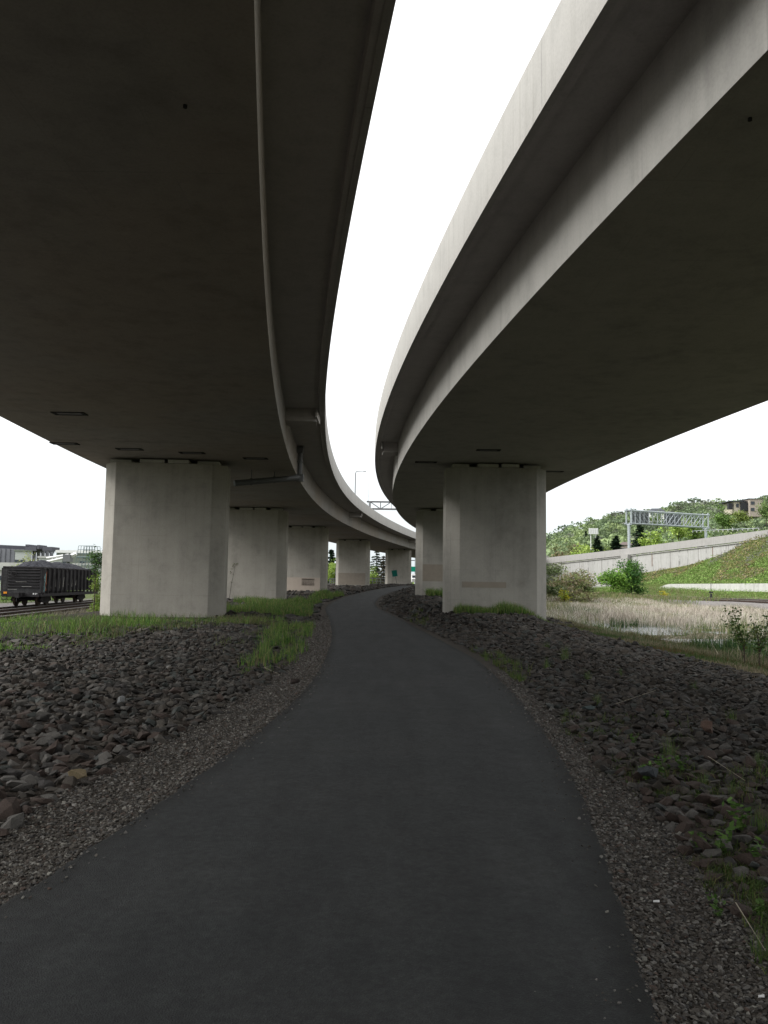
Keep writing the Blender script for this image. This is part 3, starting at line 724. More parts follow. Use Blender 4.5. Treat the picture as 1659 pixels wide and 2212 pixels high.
# reeds in the marsh
WATP = [(21.5, 52.5, 5.2, 1.9), (31, 51, 6, 1.6), (15.2, 41.5, 2.4, 1.3), (19.5, 44.0, 2.6, 1.0), (17.5, 62, 2.3, 2.0), (25.5, 46.5, 5, 1.6), (23, 42, 3, 1.2)]
def inwater(x, y):
    r = np.zeros(len(x), bool)
    for a_, b_, c, d_ in WATP: r |= ((x - a_ + .8 * vnoise(x, y, 2, 3)) / c) ** 2 + ((y - b_) / d_) ** 2 < 1
    return r
def f(a):
    n = 150000; y = 24 + 88 * R.rand(n) ** .8; x = R.uniform(10, 44, n)
    back = y > 57 + 3 * vnoise(x, y, 5, 71)
    cl = vnoise(x, y, 1.3, 31) + .5 * vnoise(x, y, 4.3, 32)
    k = (x > XCR(y) + 2.8) & (x < XRR(y) - 9.5) & (x < .52 * y + 2) & ~(inwater(x, y) & (R.rand(n) > .03)) & np.where(back, cl > -.38, ((cl > -.10) & (R.rand(n) < .42)) | (R.rand(n) < .07))
    x, y, back = x[k], y[k], back[k]; n = len(x); t = vnoise(x, y, 3.2, 33)[:, None] + .3 * vnoise(x, y, 9, 35)[:, None]
    c = np.where(t > .0, mixc([[.62, .56, .48], [.50, .45, .38], [.34, .30, .24]], n, .3), np.where(t < -.26, mixc([[.16, .20, .07], [.40, .36, .22]], n, .3), mixc([[.72, .67, .58], [.48, .43, .36], [.22, .25, .13]], n, .3)))
    gr_ = (~back) & (vnoise(x, y, 1.9, 88) > -.20); c = np.where(gr_[:, None], mixc([[.13, .19, .06], [.22, .25, .11], [.40, .36, .24], [.09, .14, .045]], n, .25), c)
    hh = R.uniform(.35, 1.0, n) * np.where(back, 1.0, .52 + .4 * (vnoise(x, y, 3.1, 89) > .1)) * np.where(y > 88, .75, 1) * (1 + .5 * vnoise(x, y, 2.2, 37))
    a.add(*blades(onground(x, y, -.05), hh, np.full(n, .030) * np.where(y > 60, 1.6, 1), c, .38))
grass_obj('reeds', 'dry tan marsh reeds standing in the wetland at right', f, M_REED)
def f(a):
    for cx, cy, rx, ry, n in ((14.5, 33, 2, 2, 900), (17, 38.0, 1.2, 1.2, 200), (17, 55, 1.6, 1.0, 300), (16, 72, 3, 5, 2000), (13, 28, 1.2, 2, 700), (15.5, 35.5, 1.3, 1.3, 400)):
        patch(a, cx, cy, rx, ry, n, .4, .9, .03, cols=[[.06, .12, .03], [.09, .14, .05], [.045, .10, .04]], lean=.2)
grass_obj('green_sedge', 'fresh green sedge clumps among the dry marsh reeds', f)
# water sheet
me = np_mesh('marsh_water', [(10, 18, -1.07), (44, 18, -1.07), (44, 112, -1.07), (10, 112, -1.07)], [(0, 1, 2, 3)])
tag(link('marsh_water', me, M_WATER), kind='structure')
# fallen reeds lying on the water
def f(a):
    n = 700; i = R.randint(0, len(WATP), n); W_ = np.array(WATP)[i]
    x = W_[:, 0] + R.normal(0, .6, n) * W_[:, 2]; y = W_[:, 1] + R.normal(0, .7, n) * W_[:, 3]; k = x > XCR(y) + 4.5; x, y = x[k], y[k]; n = len(x)
    P = np.stack([x, y, np.full(n, -1.06)], 1)
    a.add(*blades(P, R.uniform(.1, .35, n), np.full(n, .03), mixc([[.50, .44, .35], [.40, .34, .26]], n), 2.5))
grass_obj('fallen_reeds', 'broken pale reeds lying on the open marsh water', f, M_REED)

# ------------------------------------------------------------------ plants and trees
def leaves(P, s, C, flat=0.):
    n = len(P); N = R.normal(0, 1, (n, 3)); N[:, 2] = np.abs(N[:, 2]) + flat; N /= np.linalg.norm(N, axis=1)[:, None]
    U = np.cross(N, R.normal(0, 1, (n, 3))); U /= np.linalg.norm(U, axis=1)[:, None] + 1e-9; W = np.cross(N, U)
    s = s[:, None]
    V = np.stack([P + U * s, P + W * s * .55, P - U * s, P - W * s * .55], 1).reshape(-1, 3)
    return V, (np.arange(n) * 4)[:, None] + np.array([0, 1, 2, 3]), np.repeat(C, 4, 0)
def crown(acc, blobs, n, s, cols, v=.25, p=None, shell=.55):
    """leaves on many small clumps spread through blobs (x,y,z,rx,ry,rz)"""
    B = np.array(blobs, float); vol = (B[:, 3] * B[:, 4] * B[:, 5]); pr = vol / vol.sum()
    m = max(6, n // 16); i = R.choice(len(B), m, p=pr)
    d = R.normal(0, 1, (m, 3)); d /= np.linalg.norm(d, axis=1)[:, None]; r = (shell + (1 - shell) * R.rand(m)) * R.uniform(.8, 1.12, m)
    cc = B[i, :3] + d * r[:, None] * B[i, 3:]
    cl = mixc(cols, m, v, p)
    j = R.randint(0, m, n); sp = s * 2.2
    P = cc[j] + R.normal(0, 1, (n, 3)) * np.array([sp, sp, sp * .55])
    C = cl[j] * R.uniform(.8, 1.2, (n, 1))
    acc.add(*leaves(P, s * R.uniform(.6, 1.25, n), C, .5))
def limbs(x, y, z0, h, r, nb, spread, rr, mb=None, lean=0.):
    mb = mb or MB(); p = Vector((x, y, z0)); top = Vector((x + lean, y, z0 + h)); mb.tube(p, p.lerp(top, .5), r, r * .65); mb.tube(p.lerp(top, .5), top, r * .65, r * .2)
    for _ in range(nb):
        t = rr.uniform(.25, .85); a = rr.uniform(0, 2 * PI); q = p.lerp(top, t)
        e = q + Vector((math.cos(a) * spread * (1.1 - t * .5), math.sin(a) * spread * (1.1 - t * .5), rr.uniform(.2, .5) * h * .5))
        mb.tube(q, e, r * .35, r * .08, n=5)
    return mb
YG = [[.26, .38, .07], [.32, .44, .09], [.21, .33, .06], [.36, .45, .12]]
MG = [[.15, .24, .07], [.19, .29, .09], [.12, .20, .06], [.23, .30, .11]]
OL = [[.19, .21, .09], [.23, .24, .10], [.15, .18, .07], [.25, .20, .12]]
DG = [[.022, .045, .022], [.030, .060, .028], [.018, .036, .02]]
def tree(name, x, y, h, w, cols, label, cat='tree', group=None, n=2600, ls=.22, z0=None, trunk=.35, base=.2, seed=1, bark=M_BARK, nblob=7, nb=9, bushy=False):
    z0 = Hf(x, y) - .05 if z0 is None else z0
    rr = random.Random(seed); o = empty(name, (x, y, z0), 0, label, cat, group)
    bl = []
    for _ in range(nblob):
        a = rr.uniform(0, 2 * PI); q = rr.uniform(.1, .62); t = rr.uniform(base + .15, .85)
        k = rr.uniform(.28, .48) * (1.15 - .5 * t)
        if bushy: t = rr.uniform(.16, .80); q = rr.uniform(.15, .78); k *= 1.1
        bl.append((math.cos(a) * w / 2 * q, math.sin(a) * w / 2 * q, h * t, w / 2 * k * 1.5, w / 2 * k * 1.5, h * .17 * rr.uniform(.8, 1.2)))
    bl.append((0, 0, h * .85, w * .2, w * .2, h * .14))
    a = Acc(); crown(a, bl, n, ls, cols); a.obj('crown', M_LEAF, o)
    limbs(0, 0, 0, h * .85, trunk * .5, nb, w * .3, rr).build('trunk', bark, o)
    return o
def spruce(x, y, h, w, label, z0=None, seed=1, cols=DG, n=3200, ls=.2, thin=1.):
    z0 = Hf(x, y) - .05 if z0 is None else z0
    rr = random.Random(seed); o = empty('spruce_tree', (x, y, z0), 0, label, 'tree')
    P = []; lv = int(h / .55); mb = MB(); mb.tube((0, 0, 0), (0, 0, h), w * .03, .02)
    for i in range(lv):
        t = i / lv; rad = w / 2 * (1 - t) ** .85 * rr.uniform(.75, 1.12) + .08; z = h * (.10 + .9 * t)
        k = max(4, int(9 * (1 - t)))
        for j in range(k):
            a = rr.uniform(0, 2 * PI); L = rad * rr.uniform(.7, 1.1)
            m = max(4, int(n / lv / k * thin)); u = np.array([rr.random() for _ in range(m)]) ** .7
            P.append(np.stack([np.cos(a) * L * u + R.normal(0, .10 * rad + .05, m), np.sin(a) * L * u + R.normal(0, .10 * rad + .05, m), z - .28 * L * u + R.normal(0, .07, m)], 1))
            mb.tube((0, 0, z), (math.cos(a) * L * .8, math.sin(a) * L * .8, z - .2 * L), .03, .01, n=4)
    P = np.concatenate(P); a = Acc(); a.add(*leaves(P, ls * R.uniform(.6, 1.2, len(P)), mixc(cols, len(P), .3), 1.5)); a.obj('crown', M_LEAF, o)
    mb.build('trunk', M_BARK, o); return o
def atg(px, py, Y): return at(px, py, Y)

# shrubs in front of the retaining wall
def shrub(px, pytop, pybase, wpx, Y, cols, label, n=2200, ls=.16, bark=M_BARK, seed=3, nblob=7, group=None, name='shrub', tr=.16):
    p = at(px, pybase, Y); q = at(px, pytop, Y); h = max(q.z - p.z, .4); w = wpx / F * Y
    z0 = min(p.z, Hf(p.x, Y)); h = q.z - z0
    return tree(name, p.x, Y, h, w * 1.12, [[q * 1.45 for q in c] for c in cols], label, 'shrub', group, int(n * 1.3), ls, z0, tr, .05, seed, bark, nblob + 4, 16, True)
shrub(1205, 1212, 1290, 75, 118, [[.13, .17, .07], [.18, .20, .12], [.10, .14, .06]], 'pale sparse shrub nearest the right pier edge, before the concrete wall', 2000, .2, M_BARKG, 4)
shrub(1262, 1224, 1290, 70, 122, [[.15, .19, .08], [.11, .15, .05], [.19, .18, .12]], 'grey green shrub left of the dense dark green one', 1900, .2, M_BARKG, 5)
shrub(1238, 1236, 1296, 90, 108, [[.14, .16, .06], [.18, .15, .09]], 'low olive brush in front of the pale shrubs', 1700, .17, M_BARKG, 15)
shrub(1325, 1228, 1280, 66, 124, [[.07, .15, .02], [.10, .20, .03], [.14, .25, .04]], 'dense bright green shrub beside the taller dark green one', 2300, .18, M_BARK, 6)
shrub(1364, 1203, 1279, 62, 126, [[.045, .11, .02], [.07, .15, .025], [.03, .08, .02]], 'tall dark green bushy shrub directly below the sign gantry post', 2800, .18, M_BARK, 7, 9)
shrub(1219, 1268, 1292, 12, 105, [[.28, .26, .02], [.15, .2, .03]], 'small yellow flowering bush right of the nearest right pier', 260, .14, seed=8)
shrub(1648, 1248, 1262, 34, 118, YG, 'yellow green bush at the right frame edge above the low wall', 500, .18, seed=9)
# trees beyond the wall (behind the freeway parapet)
def btree(px, pytop, Y, hgt, wpx, cols, label, n=1800, ls=.35, seed=1, group='broadleaf trees beyond the freeway wall'):
    q = at(px, pytop, Y); return tree('broadleaf_tree', q.x, Y, hgt, wpx / F * Y, cols, label, 'tree', group, n, ls, q.z - hgt, .4, .05, seed)
btree(1200, 1178, 250, 9, 60, OL, 'olive tree at the far left end behind the freeway wall', 1500, .4, 21)
btree(1235, 1172, 252, 9, 55, OL, 'brownish olive tree left of the yellow green bushy tree', 1500, .4, 22)
btree(1262, 1178, 215, 7.5, 78, YG, 'rounded yellow green tree just above the freeway wall', 2200, .34, 23)
btree(1310, 1178, 240, 9, 50, [[.18, .24, .05], [.13, .18, .05]], 'yellow green tree between the two small spruces', 1300, .4, 24)
btree(1420, 1140, 205, 9.5, 70, YG, 'bright yellow green tree right of the tall spruce', 2500, .34, 25)
btree(1465, 1130, 210, 9.5, 70, YG, 'bright green tree framed by the sign gantry middle', 2500, .34, 26)
btree(1500, 1128, 214, 8, 56, [[.14, .23, .05], [.20, .28, .07]], 'green tree behind the right third of the gantry', 1800, .36, 27)
def at_spruce(px, pytop, Y, h, w, label, seed, cols=DG, ls=.36, n=5200):
    q = at(px, pytop, Y); spruce(q.x, Y, h, w, label, q.z - h, seed, cols, n, ls)
at_spruce(1291, 1155, 225, 7.5, 7.0, 'dark spruce below the white billboard', 31)
at_spruce(1331, 1155, 222, 7.5, 7.5, 'dark spruce left of the gantry post, right of the billboard spruce', 32)
at_spruce(1381, 1126, 212, 11, 9.0, 'tall dark spruce just right of the gantry post', 33, n=3600)
# trees seen through the pier gaps
at_spruce(716, 1185, 190, 10, 6.0, 'dark spruce top seen between the third and fourth left piers', 34)
at_spruce(814, 1182, 185, 9.3, 6.5, 'dark evergreen seen between the fourth and fifth left piers', 35, [[.035, .065, .035], [.05, .075, .04]], .22, 4200)
at_spruce(829, 1198, 180, 7.2, 5.2, 'brownish evergreen leaning against the farthest left pier', 36, [[.10, .085, .06], [.06, .07, .04], [.12, .10, .07]], .22, 3400)
p = at(720, 1207, 165); tree('broadleaf_tree', p.x, 165, p.z - .9, 3.6, YG, 'yellow green tree filling the gap beside the third left pier', 'tree', 'yellow green trees in the pier gaps', 2400, .16, .9, .2, .05, 41)
p = at(804, 1222, 160); tree('broadleaf_tree', p.x, 160, p.z - 1.0, 2.4, YG, 'small yellow green tree touching the fourth left pier', 'tree', 'yellow green trees in the pier gaps', 1500, .15, 1.0, .2, .05, 42)
# left side: foliage by the pier edge and the light bush
p = at(205, 1176, 40.5); tree('young_tree', p.x + .1, 40.5, p.z + .6, .95, [[.06, .13, .03], [.09, .17, .04]], 'slim young tree with green leaves behind the left edge of the nearest pier', 'tree', None, 950, .055, -.6, .06, .52, 43, M_BARK, 5, 6)
p = at(206, 1236, 42.5); tree('shrub', p.x + .15, 42.5, p.z + .75, 1.5, [[.20, .29, .05], [.15, .24, .04], [.26, .33, .08]], 'yellow green shrub in front of the coal wagon, touching the left pier', 'shrub', None, 2600, .05, -.7, .06, .02, 44, M_BARK, 9)
p = at(15, 1272, 75); tree('shrub', p.x, 75, 2.0, 5.5, [[.15, .25, .05], [.11, .19, .04]], 'low green shrub behind the wagon wheels at the left frame edge', 'shrub', None, 900, .13, -.7, .1, .02, 45)
p = at(115, 1270, 82); tree('shrub', p.x, 82, 1.7, 5.5, [[.17, .27, .05], [.13, .21, .04]], 'low green shrub visible under the coal wagon', 'shrub', None, 900, .13, -.7, .1, .02, 46)
p = at(68, 1192, 150); tree('broadleaf_tree', p.x, 150, p.z + .6, 6.5, [[.30, .33, .14], [.24, .28, .10]], 'pale yellow green tree above the heaped coal', 'tree', None, 900, .22, -.6, .25, .3, 47)
# leafy twig by the right edge of the nearest left pier
def twig(px, py, Y, label):
    q = at(px, py, Y); z0 = Hf(q.x, Y); o = empty('sapling', (q.x, Y, z0), 0, label, 'plant'); h = q.z - z0
    m = MB(); m.tube((-.28, 0, 0), (-.12, 0, h * .6), .014, .01, n=5); m.tube((-.12, 0, h * .6), (.05, 0, h), .01, .005, n=5); m.build('stem', M_BARK, o)
    P = np.array([(0.05, 0, h), (-.05, .02, h - .12), (.10, 0, h - .03), (-.12, 0, h - .25), (-.02, .05, h - .05), (-.16, 0, h * .62), (-.10, 0, h * .8)])
    P = np.repeat(P, 5, 0) + R.normal(0, .05, (35, 3)); a = Acc(); a.add(*leaves(P, np.full(35, .045), mixc([[.15, .16, .08], [.18, .15, .11], [.10, .14, .04]], 35))); a.obj('leaves', M_LEAF, o)
twig(507, 1218, 38.5, 'thin leafy sapling growing at the right edge of the nearest left pier')
# leafy sapling at far right
def sapling(px, pyt, pyb, Y, wd, label, n=420, ls=.055, seed=5, cols=((.06, .12, .03), (.09, .16, .04), (.12, .15, .04))):
    q = at(px, pyt, Y); b_ = at(px, pyb, Y); z0 = Hf(b_.x, Y) - .03; h = q.z - z0; rr = random.Random(seed)
    o = empty('sapling', (b_.x, Y, z0), 0, label, 'plant'); m = MB(); P = []
    for k in range(7):
        a = rr.uniform(0, 2 * PI); t = rr.uniform(.25, .6); e = Vector((math.cos(a) * wd * rr.uniform(.2, .5), math.sin(a) * wd * .4, h * rr.uniform(.65, 1)))
        s = Vector((0, 0, h * t)); m.tube((0, 0, 0), s, .018, .012, n=5); m.tube(s, e, .01, .004, n=5)
        for _ in range(n // 7):
            u = rr.uniform(.2, 1.08); q2 = s.lerp(e, u); P.append((q2.x + rr.gauss(0, .09), q2.y + rr.gauss(0, .09), q2.z + rr.gauss(0, .08)))
    m.build('stem', M_BARK, o); P = np.array(P); a = Acc(); a.add(*leaves(P, ls * R.uniform(.6, 1.2, len(P)), mixc([list(c) for c in cols], len(P)), .6)); a.obj('leaves', M_LEAF, o)
sapling(1608, 1318, 1410, 22.5, 1.5, 'leafy young sapling on the bank, rightmost, rising over the marsh', 520, .05)
sapling(1640, 1330, 1420, 21.0, .9, 'second leafy sapling at the right frame edge by the marsh', 300, .05, 8)

# weeds standing individually among the stones right of the path
def hitg(px, py):
    Y = 8.
    for _ in range(90):
        p = at(px, py, Y); z = Hf(p.x, Y); Y = .5 * Y + .5 * Y * max(.2, min(5, (z - EYE) / (p.z - EYE)))
    p = at(px, py, Y); return p.x, Y
def weed_mesh(h, seed, leafy=True, n=46):
    rr = random.Random(seed); V = []
    a = Acc()
    if leafy:
        m = []
        for k in range(4):
            an = rr.uniform(0, 2 * PI); e = Vector((math.cos(an) * h * .3, math.sin(an) * h * .3, h * rr.uniform(.7, 1)))
            for _ in range(n // 4): q = e * rr.uniform(.12, 1); m.append((q.x + rr.gauss(0, h * .07), q.y + rr.gauss(0, h * .07), q.z))
        P = np.array(m); a.add(*leaves(P, h * .12 * R.uniform(.6, 1.3, len(P)), mixc([[.075, .15, .03], [.10, .18, .04], [.06, .12, .025]], len(P)), .4))
        a.add(*blades(np.tile([[0., 0, 0]], (5, 1)), np.full(5, h * .9), np.full(5, .008), mixc([[.08, .12, .03]], 5), .3))
    else:
        P = np.stack([R.normal(0, h * .13, n), R.normal(0, h * .13, n), np.zeros(n)], 1)
        a.add(*blades(P, h * R.uniform(.5, 1.05, n), np.full(n, .011), mixc([[.10, .16, .035], [.15, .18, .06], [.06, .13, .03]], n), .28))
    return np_mesh('weed', np.concatenate(a.V), np.concatenate(a.F), np.concatenate(a.C))
WM = [weed_mesh(1, 50 + i, True) for i in range(4)]; GM = [weed_mesh(1, 60 + i, False, 60) for i in range(3)]
k = 0
for px, py, h, leafy, lab in (
    (1218, 1428, .42, 0, 'tall yellowish grass tuft alone on the right riprap'), (1180, 1408, .30, 0, 'dark green grass tuft left of the tall yellowish tuft'),
    (1182, 1446, .28, 0, 'small grass tuft just nearer the path than the dark tuft'), (1052, 1428, .22, 0, None), (1092, 1436, .24, 0, None),
    (1340, 1462, .18, 0, None), (1222, 1550, .14, 0, 'tiny yellow tuft at the right gravel edge'), (1290, 1524, .2, 0, None), (1440, 1552, .13, 1, 'small green sprout in a hollow of the right riprap'),
    (1450, 1640, .26, 0, 'upright grassy weed with dry stalks on the right bed'), (1400, 1690, .2, 1, None), (1430, 1675, .2, 1, None), (1475, 1668, .18, 1, None), (1520, 1700, .16, 0, None),
    (1600, 1805, .26, 1, 'tall leafy weed at the right frame side of the gravel'), (1560, 1850, .2, 1, None), (1503, 1840, .15, 1, None), (1640, 1800, .22, 0, None), (1625, 1870, .18, 1, None),
    (1550, 1985, .13, 1, 'broad leafed weed low on the light gravel'), (1645, 1990, .15, 1, None), (1650, 2070, .16, 0, None), (1585, 1720, .15, 0, None), (1640, 1660, .2, 0, None), (1370, 1612, .16, 1, None), (1580, 1560, .2, 0, None), (1500, 1490, .16, 0, None), (1270, 1470, .2, 0, None), (1120, 1440, .2, 0, None)):
    x, y = hitg(px, py); o = link('weed', (WM if leafy else GM)[k % (4 if leafy else 3)], M_BLADE); o.location = (x, y, Hf(x, y)); o.scale = (h * 1.0, h * 1.0, h); o.rotation_euler = (0, 0, k)
    tag(o, lab or ('green %s among the stones right of the path' % ('leafy weed' if leafy else 'grass tuft')), 'weed', None if lab else ('leafy weeds' if leafy else 'grass tufts') + ' scattered on the right riprap edge'); k += 1
# dry stalks lying on stones, white scraps on the gravel
for px0, py0, px1, py1, lab in ((1330, 1535, 1420, 1500, 'long dry pale stalk lying across the middle of the right riprap'), (1530, 1655, 1610, 1705, 'thin dry stalk lying over stones at the right frame side'), (570, 1452, 605, 1466, 'thin dry stalk at the edge of the left riprap'), (1590, 1990, 1655, 2090, 'long dry stalk on the gravel in the lower right corner')):
    a = hitg(px0, py0); b_ = hitg(px1, py1)
    o = MB().tube((a[0], a[1], Hf(*a) + .09), (b_[0], b_[1], Hf(*b_) + .07), .0028, .0015, n=5).build('dry_stalk', plain('straw', (.28, .25, .19), .8), None); tag(o, lab, 'stalk')
for px, py, s, lab in ((1418, 1953, .017, 'white paper scrap on the right gravel verge'), (1645, 2160, .013, 'white cigarette butt at the lower right frame edge'), (1345, 2198, .006, 'tiny white fleck on the path edge')):
    x, y = hitg(px, py); z = Hf(x, y) + .012
    o = MB().add([(x - s, y, z), (x + s * .9, y - s * .25, z + .003), (x + s, y + s * .3, z + .008), (x - s * .8, y + s * .4, z + .004), (x - s, y, z - .003), (x + s * .9, y - s * .25, z - .001), (x + s, y + s * .3, z + .004), (x - s * .8, y + s * .4, z)], [(0, 1, 2, 3), (7, 6, 5, 4), (0, 4, 5, 1), (1, 5, 6, 2), (2, 6, 7, 3), (3, 7, 4, 0)]).build('litter_scrap', M_WHITE); tag(o, lab, 'litter')

# ------------------------------------------------------------------ railways
def track(name, fx, y0, y1, zb, label, ties=True):
    """fx(Y) = centre line x; rails top at zb+.35"""
    s = (fx(y1) - fx(y0)) / (y1 - y0); L = math.hypot(1, s)
    o = empty(name, (fx(y0), y0, zb), math.atan2(-s, 1), label, 'railway track')
    ln = (y1 - y0) * L
    for sd in (-1, 1):
        x = sd * .7475
        MB().box(x - .065, x + .065, 0, ln, .20, .225).box(x - .012, x + .012, 0, ln, .225, .31).build('rail', M_RAILS, o)
        MB().box(x - .036, x + .036, 0, ln, .31, .355).build('rail_head', M_RAIL, o)
    m = MB(); n = int(ln / .6)
    for i in range(n): m.box(-1.28, 1.28, i * .6, i * .6 + .23, .02, .195)
    t = m.build('ties', M_TIE, o); t['kind'] = 'stuff'
    return o
FX1 = lambda Y: -24.2 - .095 * (Y - 54.6)
FX2 = lambda Y: -20.1 - .095 * (Y - 45)
track('railway_track', FX2, 22, 200, -.66, 'nearer railway track on grey ballast at left, empty rails')
track('railway_track', FX1, 22, 200, -.66, 'railway track under the coal wagon at left')
track('railway_track', lambda Y: 47 - .12 * (Y - 100), 60, 190, -.03, 'far railway track crossing behind the marsh at right')
track('railway_track', lambda Y: 43.2 - .12 * (Y - 100), 60, 150, -.12, 'second weedy track in front of the far right railway')

# ------------------------------------------------------------------ coal wagon
s = -.095; rz = math.atan2(.095, 1)
wg = empty('coal_wagon', (FX1(54.6), 54.6, -.305), rz, 'dirty black gondola wagon with ribbed end and graffiti, heaped with coal', 'railway wagon')
HW = 1.25; LN = 14.6; ZB = 1.0; ZT = 2.57
m = MB()
m.box(-HW, HW, 0, .06, ZB - .1, ZT)           # end wall
m.box(-HW, HW, LN - .06, LN, ZB, ZT); m.box(-HW, -HW + .05, .06, LN - .06, ZB, ZT); m.box(HW - .05, HW, .06, LN - .06, ZB, ZT)
m.box(-HW + .05, HW - .05, .06, LN - .06, ZB, ZB + .1)
m.build('body', M_RUST2, wg)
m = MB()
for i in range(7):                              # horizontal pressed ribs on the end
    z = ZB + .22 + i * .195; m.add([(-HW + .35, -.0, z), (HW - .1, -.0, z), (HW - .1, -.085, z + .045), (-HW + .35, -.085, z + .045), (-HW + .35, -.085, z + .075), (HW - .1, -.085, z + .075), (HW - .1, 0, z + .12), (-HW + .35, 0, z + .12)], [(0, 1, 2, 3), (3, 2, 5, 4), (4, 5, 6, 7), (0, 3, 4, 7), (1, 6, 5, 2)])
m.build('end_ribs', M_RUST, wg)
m = MB(); m.box(-HW - .03, HW + .03, -.06, .10, ZT + .002, ZT + .10); m.box(-HW - .05, -HW + .07, .102, LN, ZT + .002, ZT + .09); m.box(HW - .07, HW + .05, .102, LN, ZT + .002, ZT + .09); m.box(-HW, HW, LN - .1, LN + .06, ZT + .11, ZT + .18)
m.build('top_rim', M_RUST, wg, .01)
for i in range(15):                              # side stakes
    y = .02 + i * (LN - .2) / 14
    for x0, x1 in ((HW + .002, HW + .14), (-HW - .14, -HW - .002)): MB().box(x0, x1, y, y + (.42 if i in (0,) else .13), ZB - .12, ZT).build('side_stake', M_RUST, wg, .015)
m = MB(); m.box(-HW - .08, -HW + .1, .0, LN, ZB - .34, ZB - .125); m.box(HW - .1, HW + .08, .0, LN, ZB - .34, ZB - .125); m.box(-HW + .1, HW - .1, -.09, .12, ZB - .36, ZB - .105); m.box(-.18, .18, .12, LN, ZB - .4, ZB - .1)
m.build('sill', M_RUST, wg, .01)
MB().box(-.22, .22, -.62, -.1, .62, .92).box(-.13, .13, -.9, -.62, .58, .95).box(-.3, -.24, -.14, -.1, .3, .75).build('coupler', M_RUST, wg, .03)
m = MB()
for i in range(9): m.tube((-HW + .02, -.11, ZB - .28 + i * .2), (-HW + .3, -.11, ZB - .28 + i * .2), .014, n=6)
m.tube((-HW + .02, -.11, ZB - .5), (-HW + .02, -.11, ZT), .018, n=6); m.tube((-HW + .3, -.11, ZB - .5), (-HW + .3, -.11, ZT - .1), .018, n=6); m.box(-HW + .0, -HW + .4, -.2, -.05, .45, .5)
m.build('ladder', M_RUST, wg)
m = MB(); n = 20
for i in range(n):
    a0, a1 = 2 * PI * i / n, 2 * PI * (i + 1) / n; m.tube((-HW + .72 + .17 * math.cos(a0), -.16, ZT - .42 + .17 * math.sin(a0)), (-HW + .72 + .17 * math.cos(a1), -.16, ZT - .42 + .17 * math.sin(a1)), .028, n=5)
m.tube((-HW + .72, -.16, ZT - .42), (-HW + .72, 0, ZT - .42), .03); m.tube((-HW + .56, -.16, ZT - .42), (-HW + .88, -.16, ZT - .42), .012, n=5)
m.build('brake_wheel', M_RUST, wg)
MB().box(-HW + .12, -HW + .34, -.135, -.115, ZB - .16, ZB - .03).build('marker_plate', M_ORANGE, wg)
m = MB(); m.box(HW - .5, HW - .42, -.094, -.09, ZB - .2, ZB - .10); m.box(HW - .36, HW - .31, -.094, -.09, ZB - .2, ZB - .10); m.box(HW - .26, HW - .22, -.094, -.09, ZB - .18, ZB - .10)
m.build('lettering', M_WHITE, wg)
for a_, b_, z_ in ((-.4, .3, 1.63), (.0, .65, 1.32), (-.9, -.3, 1.12)): MB().box(a_, b_, -.089, -.086, z_ + .0, z_ + .018).build('scrape_mark', M_GRWH, wg)
for mm, strokes in ((M_TEAL, [(.16, 1.1, .2, 1.6), (.34, 1.2, .1, 1.4), (.1, 1.9, .38, 2.2), (.38, 2.2, .2, 1.7), (.12, 1.45, .4, 1.75), (.1, 1.0, .4, 1.3), (1.15, 1.2, 1.3, 1.9)]),
                    (M_GRORG, [(.85, 1.1, .95, 2.2), (.95, 2.2, 1.1, 2.35), (.8, 1.5, 1.05, 1.55), (.85, 1.1, 1.15, 1.15), (5.2, 1.5, 5.45, 1.7)]),
                    (M_GRWH, [(2.1, 1.2, 2.3, 2.1), (2.3, 2.1, 2.5, 1.3), (3.1, 1.3, 3.2, 2.0), (3.2, 1.7, 3.4, 1.5), (4.1, 1.2, 4.2, 1.9), (4.2, 1.9, 4.4, 1.4), (4.9, 1.3, 5.05, 2.0), (6.2, 1.4, 6.4, 1.9), (7.1, 1.3, 7.3, 1.9), (8.1, 1.4, 8.3, 1.8)])):
    m = MB()
    for y0, z0, y1, z1 in strokes:
        x = HW + (.143 if y0 < .42 else .006)
        dy, dz = y1 - y0, z1 - z0; L = math.hypot(dy, dz); ny_, nz_ = -dz / L * .07, dy / L * .07
        m.add([(x, y0 - ny_, z0 - nz_), (x, y1 - ny_, z1 - nz_), (x, y1 + ny_, z1 + nz_), (x, y0 + ny_, z0 + nz_), (x - .003, y0 - ny_, z0 - nz_), (x - .003, y1 - ny_, z1 - nz_), (x - .003, y1 + ny_, z1 + nz_), (x - .003, y0 + ny_, z0 + nz_)], [(0, 1, 2, 3), (7, 6, 5, 4), (0, 4, 5, 1), (2, 6, 7, 3)])
    m.build('graffiti', mm, wg)
for yc in (2.0, 11.0):
    m = MB()
    for sd in (-1, 1):
        x0, x1 = (.83, .98) if sd > 0 else (-.98, -.83)
        m.add([(x, y, z) for x in (x0, x1) for y, z in ((yc - 1.25, .38), (yc - 1.0, .62), (yc - .35, .80), (yc + .35, .80), (yc + 1.0, .62), (yc + 1.25, .38), (yc + .9, .30), (yc + .35, .22), (yc - .35, .22), (yc - .9, .30))],
              [tuple(range(10)), tuple(range(19, 9, -1))] + [(i, 10 + i, 10 + (i + 1) % 10, (i + 1) % 10) for i in range(10)])
    m.box(-.83, .83, yc - .2, yc + .2, .35, .7)
    fr = m.build('bogie', M_RUST, wg, .02)
    for yy in (yc - .86, yc + .86):
        for sd in (-1, 1):
            MB().tube((sd * .68, yy, .455), (sd * .80, yy, .455), .455, n=24).tube((sd * .66, yy, .455), (sd * .68, yy, .455), .49, n=24).build('wheel', M_WHEEL, fr)
        MB().tube((-.7, yy, .455), (.7, yy, .455), .08).build('axle', M_RUST, fr)
